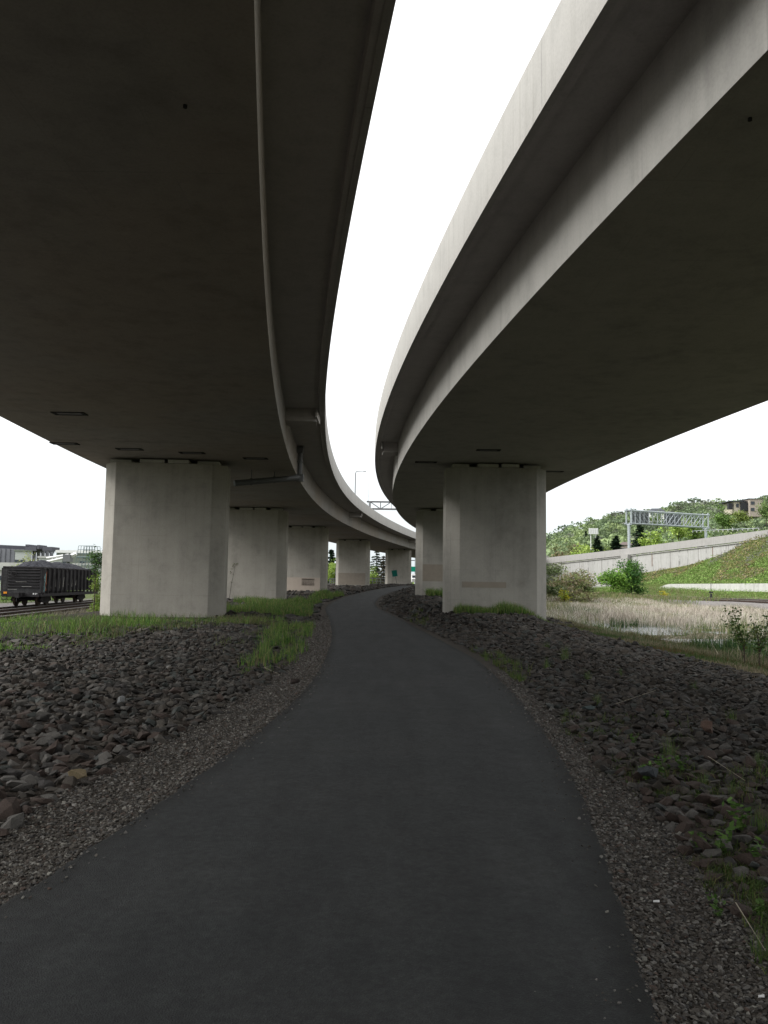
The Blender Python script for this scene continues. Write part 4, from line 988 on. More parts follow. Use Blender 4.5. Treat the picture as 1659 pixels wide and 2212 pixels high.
# coal
nx_, ny2 = 24, 80; V = []
for j in range(ny2):
    for i in range(nx_):
        x = -HW + .06 + (2 * HW - .12) * i / (nx_ - 1); y = .08 + (LN - .16) * j / (ny2 - 1)
        e = max(0, 1 - abs(x / HW) ** 1.6); prof = .50 + .14 * math.exp(-((y - 3.5) / 2.0) ** 2) + .10 * math.exp(-((y - 8.5) / 2.5) ** 2) + .05 * math.sin(y * 1.9)
        ed = min(1, y / 1.5) * min(1, (LN - y) / 2.2)
        V.append((x, y, ZT - .06 + e * prof * ed + rnd.uniform(-.035, .035)))
Fc = [(j * nx_ + i, j * nx_ + i + 1, (j + 1) * nx_ + i + 1, (j + 1) * nx_ + i) for j in range(ny2 - 1) for i in range(nx_ - 1)]
me = bpy.data.meshes.new('coal_heap'); me.from_pydata(V, [], Fc); me.update()
o = link('coal_heap', me, M_COAL, None, wg.location, rz); tag(o, 'long heap of blue black coal rising above the wagon rim', 'coal')

# ------------------------------------------------------------------ left background
def bx(name, px0, px1, pyt, pyb, Y, depth, mat, parent, z0=None):
    a = at(px0, pyt, Y); b_ = at(px1, pyb, Y); zb = b_.z if z0 is None else z0
    return MB().box(a.x, b_.x, Y, Y + depth, zb, a.z).build(name, mat, parent)
so = empty('grain_elevator', (-170, 350, -.5), 0, 'grey grain elevator of tall silos at the left frame edge', 'grain elevator')
def silos(root, px0, px1, pyt, Y, n, zb, dpy):
    inv = Matrix.Translation(-Vector(root.location))
    a = at(px0, pyt, Y); b_ = at(px1, pyt + dpy, Y * 1.04); 
    for i in range(n):
        t = (i + .5) / n; x = a.x + (b_.x - a.x) * t; z = a.z + (b_.z - a.z) * t; r = (b_.x - a.x) / n * .5
        yq = Y * (1 + .04 * t); o = MB().tube((x, yq, zb), (x, yq, z), r * 1.5, n=20).build('silo', M_SILO, root); o.matrix_parent_inverse = inv
    zg = min(a.z, b_.z); o = MB().prism([(a.x, Y + r * .3), (b_.x, Y * 1.04 + r * .3), (b_.x, Y * 1.04 + r * 1.5), (a.x, Y + r * 1.5)], zg - .8, zg + 1.6).build('gallery', M_SILOD, root); o.matrix_parent_inverse = inv
silos(so, -40, 52, 1183, 350, 9, -.5, 4)
s2 = empty('grain_elevator', (-150, 420, -.5), 0, 'farther dark grain elevator with a flat headhouse behind the coal wagon', 'grain elevator')
silos(s2, 50, 116, 1189, 420, 7, -.5, 2)
inv = Matrix.Translation(-Vector(s2.location))
for (x0, x1, t, bt) in ((44, 78, 1180, 1190), (92, 112, 1181, 1190), (55, 62, 1176, 1181), (80, 84, 1177, 1186)):
    o = bx('headhouse', x0, x1, t, bt, 418, 10, M_SILOD, s2); o.matrix_parent_inverse = inv
def building(name, px0, px1, pyt, Y, depth, mat, roofm, label, cat='building', wins=0, zb=-.6, roofh=.5):
    a = at(px0, pyt, Y); b_ = at(px1, pyt, Y); o = empty(name, ((a.x + b_.x) / 2, Y, zb), 0, label, cat); w = (b_.x - a.x) / 2; h = a.z - zb
    MB().box(-w, w, 0, depth, 0, h).build('wall', mat, o)
    MB().box(-w - .3, w + .3, -.3, depth + .3, h + .003, h + roofh).build('roof', roofm, o)
    for i in range(wins):
        x = -w + 2 * w * (i + .5) / wins; MB().box(x - .8, x + .8, -.06, .02, h * .55, h * .75).build('window', M_GLASS, o)
    return o
building('warehouse', 33, 56, 1191, 260, 4, M_BOXB, M_OLIVE, 'pale green boxy warehouse in front of the silos', wins=2)
building('warehouse', 122, 235, 1194, 300, 8, M_OLIVE, M_WHITE, 'long olive shed with white roof edge behind the lattice tower', wins=3, roofh=1.0)
building('warehouse', 84, 122, 1205, 240, 4, M_BOXB, M_SHED, 'low white shed between silos and conveyor', wins=3)
building('storage_shed', -40, 12, 1231, 120, 4, M_SHED, M_BOXB, 'white shed partly cut by the left frame edge behind the wagon', wins=2)
building('storage_shed', 160, 260, 1222, 170, 4, M_BOXB, M_SHED, 'pale low shed under the lattice tower', wins=2)
# conveyor boom
o = empty('conveyor', (-70, 200, -.6), 0, 'white inclined conveyor boom rising to the lattice tower', 'conveyor'); inv = Matrix.Translation(-Vector(o.location))
a = at(100, 1214, 200); b_ = at(148, 1203, 200); c = at(165, 1196, 200)
m = MB(); m.bar(a, b_, .5); m.bar(a + Vector((0, 0, 1.0)), b_ + Vector((0, 0, .6)), .3); m.bar(b_, c, .7)
for t in (.2, .4, .6, .8): m.bar(a.lerp(b_, t), a.lerp(b_, t + .1) + Vector((0, 0, .8)), .15)
q = m.build('boom', M_WHITE, o); q.matrix_parent_inverse = inv
m = MB(); m.bar((b_.x, 200, b_.z), (b_.x - .6, 200, -.6), .6); m.bar((b_.x, 200, b_.z), (b_.x + 1.2, 200, -.6), .3); m.box(b_.x - 1, b_.x + .8, 199, 201, b_.z - 1.2, b_.z + .6); q = m.build('support_leg', M_GREY, o); q.matrix_parent_inverse = inv
# lattice tower
Y = 130; tl = at(170, 1179, Y); tr_ = at(204, 1179, Y); bl = at(161, 1232, Y); br = at(207, 1232, Y)
o = empty('lattice_tower', ((tl.x + tr_.x) / 2, Y, -.6), 0, 'open green grey steel lattice tower beside the left pier', 'tower'); inv = Matrix.Translation(-Vector(o.location))
def lerp(a, b, t): return a + (b - a) * t
m = MB(); zb = -.6
for yy, kx in ((0, 0), (2.6, .0)):
    for i in range(7):
        t = i / 6; a = Vector((lerp(tl.x, tr_.x, t), Y + yy, tl.z)); b_ = Vector((lerp(bl.x, br.x, t), Y + yy, bl.z)); d = (b_ - a); e = a + d * ((a.z - zb) / (a.z - b_.z))
        m.bar(a, e, .055)
    for j in range(9):
        t = j / 8 * 1.25; m.bar((lerp(tl.x, bl.x, t), Y + yy, lerp(tl.z, bl.z, t)), (lerp(tr_.x, br.x, t), Y + yy, lerp(tr_.z, br.z, t)), .05 if j not in (3, 7) else .16)
q = m.build('frame', plain('green_steel', (.13, .17, .17), .6, .2), o); q.matrix_parent_inverse = inv
# pale road embankment strip and fence line far left
tag(bx('guard_fence', -60, 60, 1214, 1220, 190, .4, M_SHED, None, -.6), 'long white guard fence behind the coal wagon at left', 'fence')
# ------------------------------------------------------------------ centre background
def fence(px0, px1, Y, h, label, mat=M_GREY):
    a = at(px0, 1260, Y); b_ = at(px1, 1260, Y); z = Hf((a.x + b_.x) / 2, Y); o = empty('fence', ((a.x + b_.x) / 2, Y, z), 0, label, 'fence'); w = (b_.x - a.x) / 2
    MB().box(-w, w, -.03, .03, h * .85, h).box(-w, w, -.03, .03, h * .4, h * .5).build('rail', mat, o)
    for i in range(6): x = -w + 2 * w * i / 5; MB().box(x - .06, x + .06, -.09, -.032, -.2, h * 1.05).build('post', mat, o)
fence(796, 840, 150, 1.1, 'dark rail fence seen between the fourth and fifth left piers')
fence(712, 732, 140, .9, 'dark rail fence low between the third and fourth left piers')
p = at(725, 1258, 138); o = MB().tube((p.x, 138, Hf(p.x, 138) - .1), (p.x, 138, at(725, 1227, 138).z), .10, n=8).build('utility_post', M_DARK); tag(o, 'thin dark post between the third and fourth left piers', 'post')
# trail sign
p = at(858, 1262, 124); q = at(852, 1237, 124)
z0 = Hf(p.x, 124); o = empty('trail_sign', (p.x, 124, z0), 0, 'small green square trail sign on a tilted post before the farthest pier', 'sign')
hh = at(853, 1240, 124).z - z0
m = MB().tube((0, 0, -.1), (-.36, 0, hh), .03, n=6).build('post', M_DARK, o)
bd = MB().box(-.42, .42, -.03, .0, -.5, .5).build('sign_board', M_GREEN, o); bd.location = (-.42, -.03, hh + .1); bd.rotation_euler = (0, -.16, 0)
mk = MB()
for x0, x1, z0_, z1_ in ((-.41, .41, .465, .495), (-.41, .41, -.495, -.465), (-.41, -.385, -.464, .464), (.385, .41, -.464, .464)): mk.box(x0, x1, -.036, -.031, z0_, z1_)
mk.build('border', plain('dull_white', (.25, .35, .32), .6), bd)
# street end seen past the fifth pier
p = at(893, 1222, 190); gz = Hf(p.x, 190)
o = empty('street_sign', (p.x, 190, gz), 0, 'green street sign beyond the farthest left pier', 'sign')
MB().box(-.75, .45, -.1, 0, p.z - gz - 1.4, p.z - gz - .2).build('sign_board', plain('bright_green', (.0, .30, .19), .5), o); MB().tube((.5, 0, 0), (.5, 0, p.z - gz + 1.2), .10).build('post', M_GALV, o)
p = at(897, 1216, 195); gz = Hf(p.x, 195); o = empty('traffic_pole', (p.x, 195, gz), 0, 'pale traffic pole with a dark cross arm beyond the farthest left pier', 'pole')
MB().tube((0, 0, 0), (0, 0, p.z - gz + 1.4), .17).build('pole', M_GALV, o); MB().bar((-1.5, 0, p.z - gz + .6), (.9, 0, p.z - gz + .6), .14).build('cross_arm', M_DARK, o)
p = at(896, 1252, 185); gz = Hf(p.x, 185)
vn = empty('parked_van', (p.x, 185, gz), .1, 'white parked van glimpsed past the farthest left pier', 'van')
hv = 2.3
MB().add([(-1.0, -2.4, .45), (1.0, -2.4, .45), (1.0, 2.5, .45), (-1.0, 2.5, .45), (-1.0, -2.4, 1.2), (1.0, -2.4, 1.2), (1.0, 2.5, hv), (-1.0, 2.5, hv), (-.95, -1.6, 1.35), (.95, -1.6, 1.35), (.9, -.9, hv), (-.9, -.9, hv)],
         [(0, 3, 2, 1), (0, 1, 5, 4), (4, 5, 9, 8), (8, 9, 10, 11), (11, 10, 6, 7), (2, 3, 7, 6), (1, 2, 6, 10, 9, 5), (0, 4, 8, 11, 7, 3)]).build('body', M_WHITE, vn, .06)
for x in (-.95, .8):
    for y in (-1.6, 1.6): MB().tube((x, y, .35), (x + .18, y, .35), .35, n=16).build('wheel', M_DARK, vn)
MB().add([(-.8, -1.575, 1.42), (.8, -1.575, 1.42), (.78, -1.0, 2.15), (-.78, -1.0, 2.15), (-.8, -1.55, 1.40), (.8, -1.55, 1.40), (.78, -.97, 2.12), (-.78, -.97, 2.12)], [(0, 1, 2, 3), (7, 6, 5, 4), (0, 4, 5, 1), (2, 6, 7, 3), (1, 5, 6, 2), (3, 7, 4, 0)]).build('windscreen', M_GLASS, vn)

# ------------------------------------------------------------------ street lamp, mast and gantry on the viaduct
def lamp_post(px, pyt, Y, arm, label, r=.085):
    q = at(px, pyt, Y); zb = float(ZS(Y)) + 1.4; o = empty('street_lamp', (q.x, Y, zb), 0, label, 'street lamp'); h = q.z - zb
    MB().tube((0, 0, 0), (0, 0, h - .3), r * 1.2, r * .9).build('pole', M_GREY, o)
    MB().tube((0, 0, h - .3), (.2, 0, h), r * .8, n=6).tube((.2, 0, h), (arm, 0, h + .05), r * .8, r * .6, n=6).build('arm', M_GREY, o)
    MB().box(arm, arm + .5, -.12, .12, h - .03, h + .09).build('lamp_head', M_GREY, o, .03)
lamp_post(768, 1018, 135, 1.3, 'thin street lamp with short arm standing on the left viaduct deck')
q = at(795, 1035, 150); zb = float(ZS(150)) + 1.4; o = MB().tube((q.x, 156, zb), (q.x, 156, q.z * 1.03), .07, .03, n=6).build('mast', M_GALV); tag(o, 'very thin pale mast rising left end of the deck gantry', 'mast')
Y = 150; a = at(799, 1083, Y); c = at(858, 1101, Y); zb = float(ZS(Y)) + 1.4
o = empty('sign_gantry', (a.x, Y, zb), 0, 'small distant steel sign gantry spanning the viaduct decks', 'sign gantry')
L = 16.0; zt = a.z - zb; z1 = c.z - zb + .15
m = MB()
for yy in (0, 1.2):
    m.bar((-.6, yy, zt), (L, yy, zt), .14); m.bar((0, yy, z1), (L, yy, z1), .14)
    n = 8
    for i in range(n): x0 = L * i / n; x1 = L * (i + 1) / n; m.bar((x0, yy, z1 if i % 2 else zt), (x1, yy, zt if i % 2 else z1), .06); m.bar((x1, yy, z1), (x1, yy, zt), .06 if i % 2 else .12)
m.build('truss', M_GREY, o)
for yy in (0, 1.2): MB().tube((0, yy, 0), (0, yy, zt), .16).build('post', M_GREY, o)
MB().box(1.0, L, -.9, -.75, z1 - .32, z1 - .2).build('walkway', M_GREY, o)
MB().box(5.6, 9.5, -.7, -.6, z1 - .2, zt + .3).build('sign_panel', M_SIGNBACK, o)

# ------------------------------------------------------------------ freeway retaining wall, gantry, low wall
def wp(k, off=0.): return (51.3 + 8 * k + .924 * off, 170 - 19.4 * k + .381 * off)
ztop = lambda k: 9.7 + 1.1 * k + (-.25 * (k + .3) if k < -.3 else 0)
fwl = empty('retaining_wall', (51.3, 170, 0), 0, 'long pale concrete freeway retaining wall climbing to the right', 'retaining wall'); inv = Matrix.Translation(-Vector(fwl.location))
def wstrip(name, off0, off1, zlo, zhi, mat, k0=-4.2, k1=5.0):
    V = []; Fc = []; ks = np.linspace(k0, k1, 40)
    for k in ks:
        for off, z in ((off0, zlo), (off1, zlo), (off1, zhi), (off0, zhi)):
            x, y = wp(k, off); V.append((x, y, (z(k) if callable(z) else z)))
    n = 4
    for i in range(len(ks) - 1):
        for j in range(4): a = i * 4 + j; b_ = i * 4 + (j + 1) % 4; Fc.append((a, b_, b_ + 4, a + 4))
    Fc += [(3, 2, 1, 0), tuple((len(ks) - 1) * 4 + j for j in range(4))]
    me = bpy.data.meshes.new(name); me.from_pydata(V, [], Fc); me.update(); o = link(name, me, mat, fwl); o.matrix_parent_inverse = inv; return o
wstrip('wall_face', 0, .5, -1.5, lambda k: ztop(k) - 1.55, M_WALL)
wstrip('parapet', -.14, .3, lambda k: ztop(k) - 1.42, ztop, M_COPE)
wstrip('ledge', -.22, .35, lambda k: ztop(k) - 1.72, lambda k: ztop(k) - 1.60, M_COPE)
x, y = wp(0); m = MB(); m.box(-1.1, 1.1, -1.0, -.25, 0, ztop(0) - 1.35); o = m.build('buttress', M_COPE, fwl); o.location = (0, 0, 0); o.rotation_euler = (0, 0, math.atan2(-.924, .381) )
for k_, wj in ((-3.2, .1), (-2.6, .1), (-1.7, .12), (-1.25, .34), (-.8, .1), (-.42, .1), (.35, .26), (.6, .08), (.95, .1), (1.12, .22), (1.3, .1), (1.5, .08), (1.66, .1)):
    x, y = wp(k_, -.012); dx_, dy_ = .381 * wj / 2, -.924 * wj / 2; zt_ = ztop(k_) - 1.74; zb_ = zt_ - (6.5 if wj < .2 or k_ > 1 else 2.2 + k_)
    o = MB().prism([(x - dx_, y - dy_), (x - dx_ + .05, y - dy_ + .02), (x + dx_ + .05, y + dy_ + .02), (x + dx_, y + dy_)], zb_, zt_).build('panel_joint', plain('joint_grime', (.20, .19, .18), .9) if wj < .2 else plain('rust_stain', (.20, .15, .125), .9), fwl); o.matrix_parent_inverse = inv
# big sign gantry
gL = Vector(at(1358, 1103, 170)); gR = Vector(at(1524, 1113, 178.5))
go = empty('sign_gantry', (gL.x, 170, ztop(0) - 1.1), 0, 'large galvanised steel sign gantry on the retaining wall seen from behind', 'sign gantry'); inv = Matrix.Translation(-Vector(go.location))
def gp_(o): o.matrix_parent_inverse = inv; return o
dr = (gR - gL); dr.z = 0; Ln = dr.length; dr.normalize(); nn = Vector((-dr.y, dr.x, 0))
zt = (gL.z + gR.z) / 2 ; zlo = zt - 2.75
for side_, base in ((0, gL), (1, gR)):
    m = MB()
    for k_ in (-.75, .75):
        q = base + nn * k_; zb = (ztop(0) - 1.9 if side_ == 0 else 8.2)
        m.tube((q.x, q.y, zlo - .3), (q.x, q.y, zt + .45), .17)
        if k_ < 0: m.tube((base.x, base.y, zb), (base.x, base.y, zlo - .3), .30)
    m.bar((base + nn * -.9).to_tuple()[:2] + (zlo - .25,), (base + nn * .9).to_tuple()[:2] + (zlo - .25,), .2)
    m.bar((base + nn * -.9).to_tuple()[:2] + (zt + .1,), (base + nn * .9).to_tuple()[:2] + (zt + .1,), .2)
    gp_(m.build('post', M_GALV, go))
m = MB(); n = 9
for k_ in (-.75, .75):
    for z in (zlo, zt): m.bar(gL.xy.to_3d() + nn * k_ + Vector((0, 0, z)) - dr * .5, gR.xy.to_3d() + nn * k_ + Vector((0, 0, z)) + dr * .5, .2)
    for i in range(n):
        p0 = gL + dr * (Ln * i / n); p1 = gL + dr * (Ln * (i + 1) / n)
        m.bar((p1.x + nn.x * k_, p1.y + nn.y * k_, zlo), (p1.x + nn.x * k_, p1.y + nn.y * k_, zt), .12)
        up_ = i >= 4
        m.bar((p0.x + nn.x * k_, p0.y + nn.y * k_, zlo if up_ else zt), (p1.x + nn.x * k_, p1.y + nn.y * k_, zt if up_ else zlo), .12)
gp_(m.build('truss', M_GALV, go))
for f0, f1, dzt, dzb in ((.09, .30, .0, .15), (.50, .72, .35, .0)):
    p0 = gL + dr * (Ln * f0) + nn * 1.15; p1 = gL + dr * (Ln * f1) + nn * 1.15
    m = MB(); q0, q1 = p0, p1; t = nn * .06
    m.add([(q0.x, q0.y, zlo + dzb), (q1.x, q1.y, zlo + dzb), (q1.x, q1.y, zt + dzt), (q0.x, q0.y, zt + dzt), (q0.x + t.x, q0.y + t.y, zlo + dzb), (q1.x + t.x, q1.y + t.y, zlo + dzb), (q1.x + t.x, q1.y + t.y, zt + dzt), (q0.x + t.x, q0.y + t.y, zt + dzt)], [(0, 1, 2, 3), (7, 6, 5, 4), (0, 4, 5, 1), (1, 5, 6, 2), (2, 6, 7, 3), (3, 7, 4, 0)])
    sp_ = gp_(m.build('sign_back', M_SIGNBACK, go))
    m = MB()
    for i in range(6): z = zlo + dzb + .25 + i * .42; m.bar((q0.x - t.x, q0.y - t.y, z), (q1.x - t.x, q1.y - t.y, z), .06)
    for tt in (.12, .88): a = q0.lerp(q1, tt); m.bar((a.x - t.x * 2, a.y - t.y * 2, zlo), (a.x - t.x * 2, a.y - t.y * 2, zt + dzt), .10)
    q = m.build('stiffeners', M_GREY, sp_)
# low pale wall
lw = empty('low_wall', (52, 130, 1.2), 0, 'low white concrete wall at the foot of the green slope', 'wall'); inv = Matrix.Translation(-Vector(lw.location))
V = []; ys2 = np.linspace(96, 152, 30)
for Y in ys2:
    x = float(XLW(Y)); h0 = 1.0; top = 2.38 - .004 * (Y - 112) if Y < 145 else 2.28 - 1.1 * (Y - 145) / 7
    for off, z in ((0, 0.8), (.3, .8), (.3, top), (0, top)): V.append((x + off, Y, z))
Fc = [(i * 4 + j, i * 4 + (j + 1) % 4, (i + 1) * 4 + (j + 1) % 4, (i + 1) * 4 + j) for i in range(len(ys2) - 1) for j in range(4)] + [(3, 2, 1, 0), tuple((len(ys2) - 1) * 4 + j for j in range(4))]
me = bpy.data.meshes.new('wall_face'); me.from_pydata(V, [], Fc); me.update(); o = link('wall_face', me, M_WHITEWALL, lw); o.matrix_parent_inverse = inv
# switch stand by the far track, yellow broom
p = at(1536, 1284, 112); z = Hf(p.x, 112); o = empty('switch_stand', (p.x, 112, z), 0, 'black rail switch stand with thin mast by the far right track', 'switch stand')
MB().box(-.22, .22, -.15, .15, 0, .5).box(-.12, .12, -.1, .1, .5, .85).build('stand', M_DARK, o, .03); MB().tube((0, 0, .8), (0, 0, 2.4), .035, n=6).build('mast', M_DARK, o); MB().box(-.28, .28, -.03, .03, .95, 1.15).build('target', M_DARK, o)
p = at(1433, 1276, 131); tree('yellow_broom', p.x, 131, 1.0, 1.7, [[.62, .50, .02], [.5, .42, .03], [.2, .25, .04]], 'yellow flowering bush beside the far right railway', 'shrub', None, 420, .10, Hf(p.x, 131), .05, .05, 71)

# ground cover on the slopes right of the railway
def f(a):
    n = 52000; y = R.uniform(84, 175, n); x = R.uniform(40, 90, n)
    k = (x > XRR(y) + 3.0) & (dW(x, y) < -.3) & ~((x > XLW(y) - .25) & (x < XLW(y) + .5)); x, y = x[k], y[k]; n = len(x)
    z = H(x, y, True); s = np.where(x > XLW(y), 1., .55); t = vnoise(x, y, 11, 41) + .4 * vnoise(x, y, 3, 42); up_ = np.clip((z - 2.2) / 6, 0, 1)
    c = np.where((t + up_ * .55 > .34)[:, None], mixc([[.27, .25, .10], [.31, .24, .13], [.21, .24, .08], [.22, .21, .15]], n, .3), mixc([[.16, .28, .06], [.20, .32, .08], [.25, .32, .11]], n, .3))
    c = np.where((vnoise(x, y, 6, 77) > .28)[:, None] & (up_ > .4)[:, None], mixc([[.22, .205, .20], [.20, .23, .11]], n), c)
    hump = np.where(x > XLW(y), (.2 + .8 * up_) * np.clip(.45 + 1.4 * vnoise(x, y, 3.2, 43), 0.05, 1.3), .15)
    P = np.stack([x, y, z + R.uniform(0, 1, n) * hump + .05], 1)
    P = np.repeat(P, 4, 0) + R.normal(0, .22, (n * 4, 3)) * np.array([1, 1, .5]); C = np.repeat(c, 4, 0) * R.uniform(.88, 1.12, (n * 4, 1))
    a.add(*leaves(P, np.repeat(s, 4) * R.uniform(.07, .17, n * 4), C, .3))
grass_obj('slope_brush', 'green and olive brush covering the slope below the freeway wall', f, M_LEAFF)
def f(a):
    n = 26000; y = R.uniform(100, 150, n); x = R.uniform(18, 50, n); k = (x < XRR(y) - 2.2) & (x > XCR(y) + 3) & (R.rand(n) < ss((y - 96) / 14)) | ((x > XRR(y) + 2.8) & (x < XLW(y) - .2)); x, y = x[k], y[k]; n = len(x)
    c = mixc([[.20, .20, .09], [.28, .24, .15], [.12, .18, .05], [.15, .21, .06]], n, .3); a.add(*blades(onground(x, y), R.uniform(.25, .7, n), np.full(n, .06), c, .35))
grass_obj('verge_grass', 'pale green rough grass beside the far right railway', f)
def f(a):
    n = 5000; y = R.uniform(30, 70, n); x = -16.6 - R.rand(n) * 2.4 - .05 * (y - 30); a.add(*blades(onground(x, y), R.uniform(.1, .55, n), np.full(n, .02), mixc([[.2, .18, .12], [.12, .12, .07], [.26, .23, .18]], n), .5))
grass_obj('dry_weeds', 'sparse dry weeds on the ballast edge before the left tracks', f)

# ------------------------------------------------------------------ the hill
def hillz(X, Y):
    u = X / np.maximum(Y, 1)                       # bearing
    px_ = 829.5 + 1750 * u
    top = np.interp(px_, [700, 900, 1050, 1130, 1180, 1230, 1280, 1330, 1400, 1450, 1500, 1560, 1600, 1659, 1900, 2300], [4, 6, 10, 19, 29, 38, 45, 50, 54.5, 57.5, 61, 61.5, 63, 65, 70, 74])
    t = ss((Y - 250) / 400.); t2 = (Y - 250) / 400.
    return 3 + (top - 3) * np.clip(.65 * t + .35 * np.clip(t2, 0, 1), 0, 1) + 6 * vnoise(X, Y, 90, 51) * np.clip(t2, 0, 1)
gx = np.arange(-120, 760, 12.); gy = np.arange(246, 900, 12.)
XX, YY = np.meshgrid(gx, gy); ZZ = hillz(XX, YY); m_ = len(gx)
ZZ = np.where(YY < 252, -3, ZZ); ZZ = np.where(XX < -60, -3 + (ZZ + 3) * ss((XX + 120) / 60), ZZ)
V = np.stack([XX.ravel(), YY.ravel(), ZZ.ravel()], 1); idx = np.arange(len(V)).reshape(XX.shape)
Fg = np.stack([idx[:-1, :-1], idx[:-1, 1:], idx[1:, 1:], idx[1:, :-1]], -1).reshape(-1, 4)
tag(link('hill', np_mesh('hill', V, Fg, np.tile([.17, .24, .08], (len(V), 1)), True), M_GROUND), 'wooded green hillside rising on the right', kind='structure')
def f(a):
    n = 5200; y = 262 + 420 * R.rand(n) ** .9; u = R.uniform(.06, .56, n); x = u * y
    px_ = 829.5 + 1750 * u
    k = ~((y < 300) & (u > .36) & (u < .46)); x, y = x[k], y[k]; n = len(x)
    z = hillz(x, y); px_, py_, _ = proj(x, y, z)
    # open grassy bench on the hillside
    open_ = (np.abs(py_ - (1158 - (px_ - 1300) * .03)) < 5) & (px_ < 1420)
    k = ~open_; x, y, z = x[k], y[k], z[k]; n = len(x)
    h = R.uniform(4.5, 8.5, n) * np.where(R.rand(n) < .06, 1.35, 1); w = h * R.uniform(.40, .62, n)
    tt = vnoise(x, y, 60, 61)
    pal = 1.15 * np.array([[.18, .24, .12], [.155, .21, .115], [.21, .27, .13], [.18, .195, .155], [.25, .315, .14], [.125, .165, .105]])  # greens mixed with grey, painting distance haze into the crowns
    ci = R.choice(6, n, p=[.30, .24, .20, .11, .09, .06]); c0 = pal[ci] * R.uniform(.8, 1.2, (n, 1)) * (1 + .3 * tt[:, None])
    m = 84; d_ = R.normal(0, 1, (n, m, 3)); d_ /= np.linalg.norm(d_, axis=2)[:, :, None]; d_[:, :, 2] = np.where(d_[:, :, 2] < -.35, -d_[:, :, 2], d_[:, :, 2])
    r = R.uniform(.8, 1.1, (n, m, 1))
    P = np.stack([x, y, z + h * .55], 1)[:, None, :] + d_ * r * np.stack([w, w, h * .5], 1)[:, None, :]
    C = np.repeat(c0, m, 0) * R.uniform(.85, 1.15, (n * m, 1))
    a.add(*leaves(P.reshape(-1, 3), np.repeat(w * .21, m) * R.uniform(.6, 1.2, n * m), C, .3))
grass_obj('far_wood', 'dense spring green woodland covering the hillside', f, M_LEAFF)
def f(a):   # grassy bench and roadside grass seen over the wall
    n = 5000; x = np.empty(0)
    k_ = R.uniform(-.8, 2.2, n); off = R.uniform(14, 34, n); x = 51.3 + 8 * k_ + .924 * off; y = 170 - 19.4 * k_ + .381 * off
    z = 9.7 + 1.1 * k_ + (off - 14) * .10 - .6; a.add(*leaves(np.stack([x, y, z], 1), R.uniform(.3, .6, n), mixc([[.20, .28, .13], [.16, .25, .10]], n), 1.5))
grass_obj('roadside_grass', 'pale green roadside grass behind the freeway parapet', f, M_LEAFF)
V = []; 
for k_ in np.linspace(-.8, 2.2, 10):
    for off in (13, 20, 28, 36):
        x, y = wp(k_, off); V.append((x, y, 9.7 + 1.1 * k_ + (max(off, 14) - 14) * .10 - .75))
Fc = [(i * 4 + j, i * 4 + j + 1, (i + 1) * 4 + j + 1, (i + 1) * 4 + j) for i in range(9) for j in range(3)]
tag(link('road_bank', np_mesh('road_bank', V, Fc, np.tile([.16, .22, .09], (len(V), 1))), M_GROUND), 'grassy freeway bank behind the parapet', kind='structure')
# guard rail on top of it
gr = empty('guard_rail', (*wp(.6, 16), 9.4), 0, 'white freeway guard rail on posts above the retaining wall', 'guard rail'); inv = Matrix.Translation(-Vector(gr.location))
m = MB(); a = at(1497, 1147, 176); b_ = at(1640, 1141, 150)
m.bar(a, b_, .09); o = m.build('beam', M_GALV, gr); o.matrix_parent_inverse = inv
for i in range(15):
    q = a.lerp(b_, i / 14); o = MB().box(q.x - .08, q.x + .08, q.y + .1, q.y + .25, q.z - .35, q.z + (.35 if i == 9 else .08)).build('post', M_SHED, gr); o.matrix_parent_inverse = inv
# billboard
p0 = at(1272, 1141, 300); p1 = at(1292, 1154, 300); zg = p1.z - 6
o = empty('billboard', ((p0.x + p1.x) / 2, 300, zg), 0, 'white blank billboard on tall posts before the hillside', 'billboard'); w = (p1.x - p0.x) / 2
pn = MB().box(-w, w, -.2, .2, p1.z - zg, p0.z - zg).build('panel', M_WHITE, o)
m = MB()
for i in range(5): x = -w + .35 + i * (2 * w - .7) / 4; m.box(x - .04, x + .04, -.26, -.202, p1.z - zg + .3, p0.z - zg - .3)
m.build('ribs', M_BOXB, pn)
for x in (-w * .55, w * .55):
    MB().tube((x, .3, -3), (x, .3, p0.z - zg - .3), .14).tube((x + .5, 1.8, -3), (x + .1, .5, p1.z - zg + .6), .09).build('post', M_WHITE, o)
# houses on the hill
def house(px0, px1, pyt, pyb, Y, label, wallm, roofm):
    a = at(px0, pyt, Y); b_ = at(px1, pyb, Y); w = (b_.x - a.x) / 2; z0 = b_.z - 4; h = (a.z - b_.z) * .55 + 4; o = empty('house', ((a.x + b_.x) / 2, Y, z0), -.3, label, 'house'); rh = (a.z - b_.z) * .45
    MB().box(-w, w, 0, w * 1.4, 0, h).build('wall', wallm, o)
    e = .5
    MB().add([(-w - e, -e, h + .01), (w + e, -e, h + .01), (w + e, w * 1.4 + e, h + .01), (-w - e, w * 1.4 + e, h + .01), (-w * .6, w * .7, h + rh), (w * .6, w * .7, h + rh)], [(3, 2, 1, 0), (0, 1, 5, 4), (1, 2, 5), (2, 3, 4, 5), (3, 0, 4)]).build('roof', roofm, o)
    for x in (-w * .5, w * .4): wd = MB().box(x - .9, x + .9, -.05, .03, h - 2.4, h - .9).build('window', M_GLASS, o)
house(1402, 1434, 1097, 1112, 430, 'white hillside house with a dark hipped roof above the gantry', M_WHITE, M_ROOF)
house(1340, 1364, 1170, 1186, 245, 'brown roofed low house behind the gantry post', M_TANB, plain('brown_roof', (.15, .12, .11), .8))
ab = at(1582, 1081, 400); z0 = at(1640, 1112, 400).z
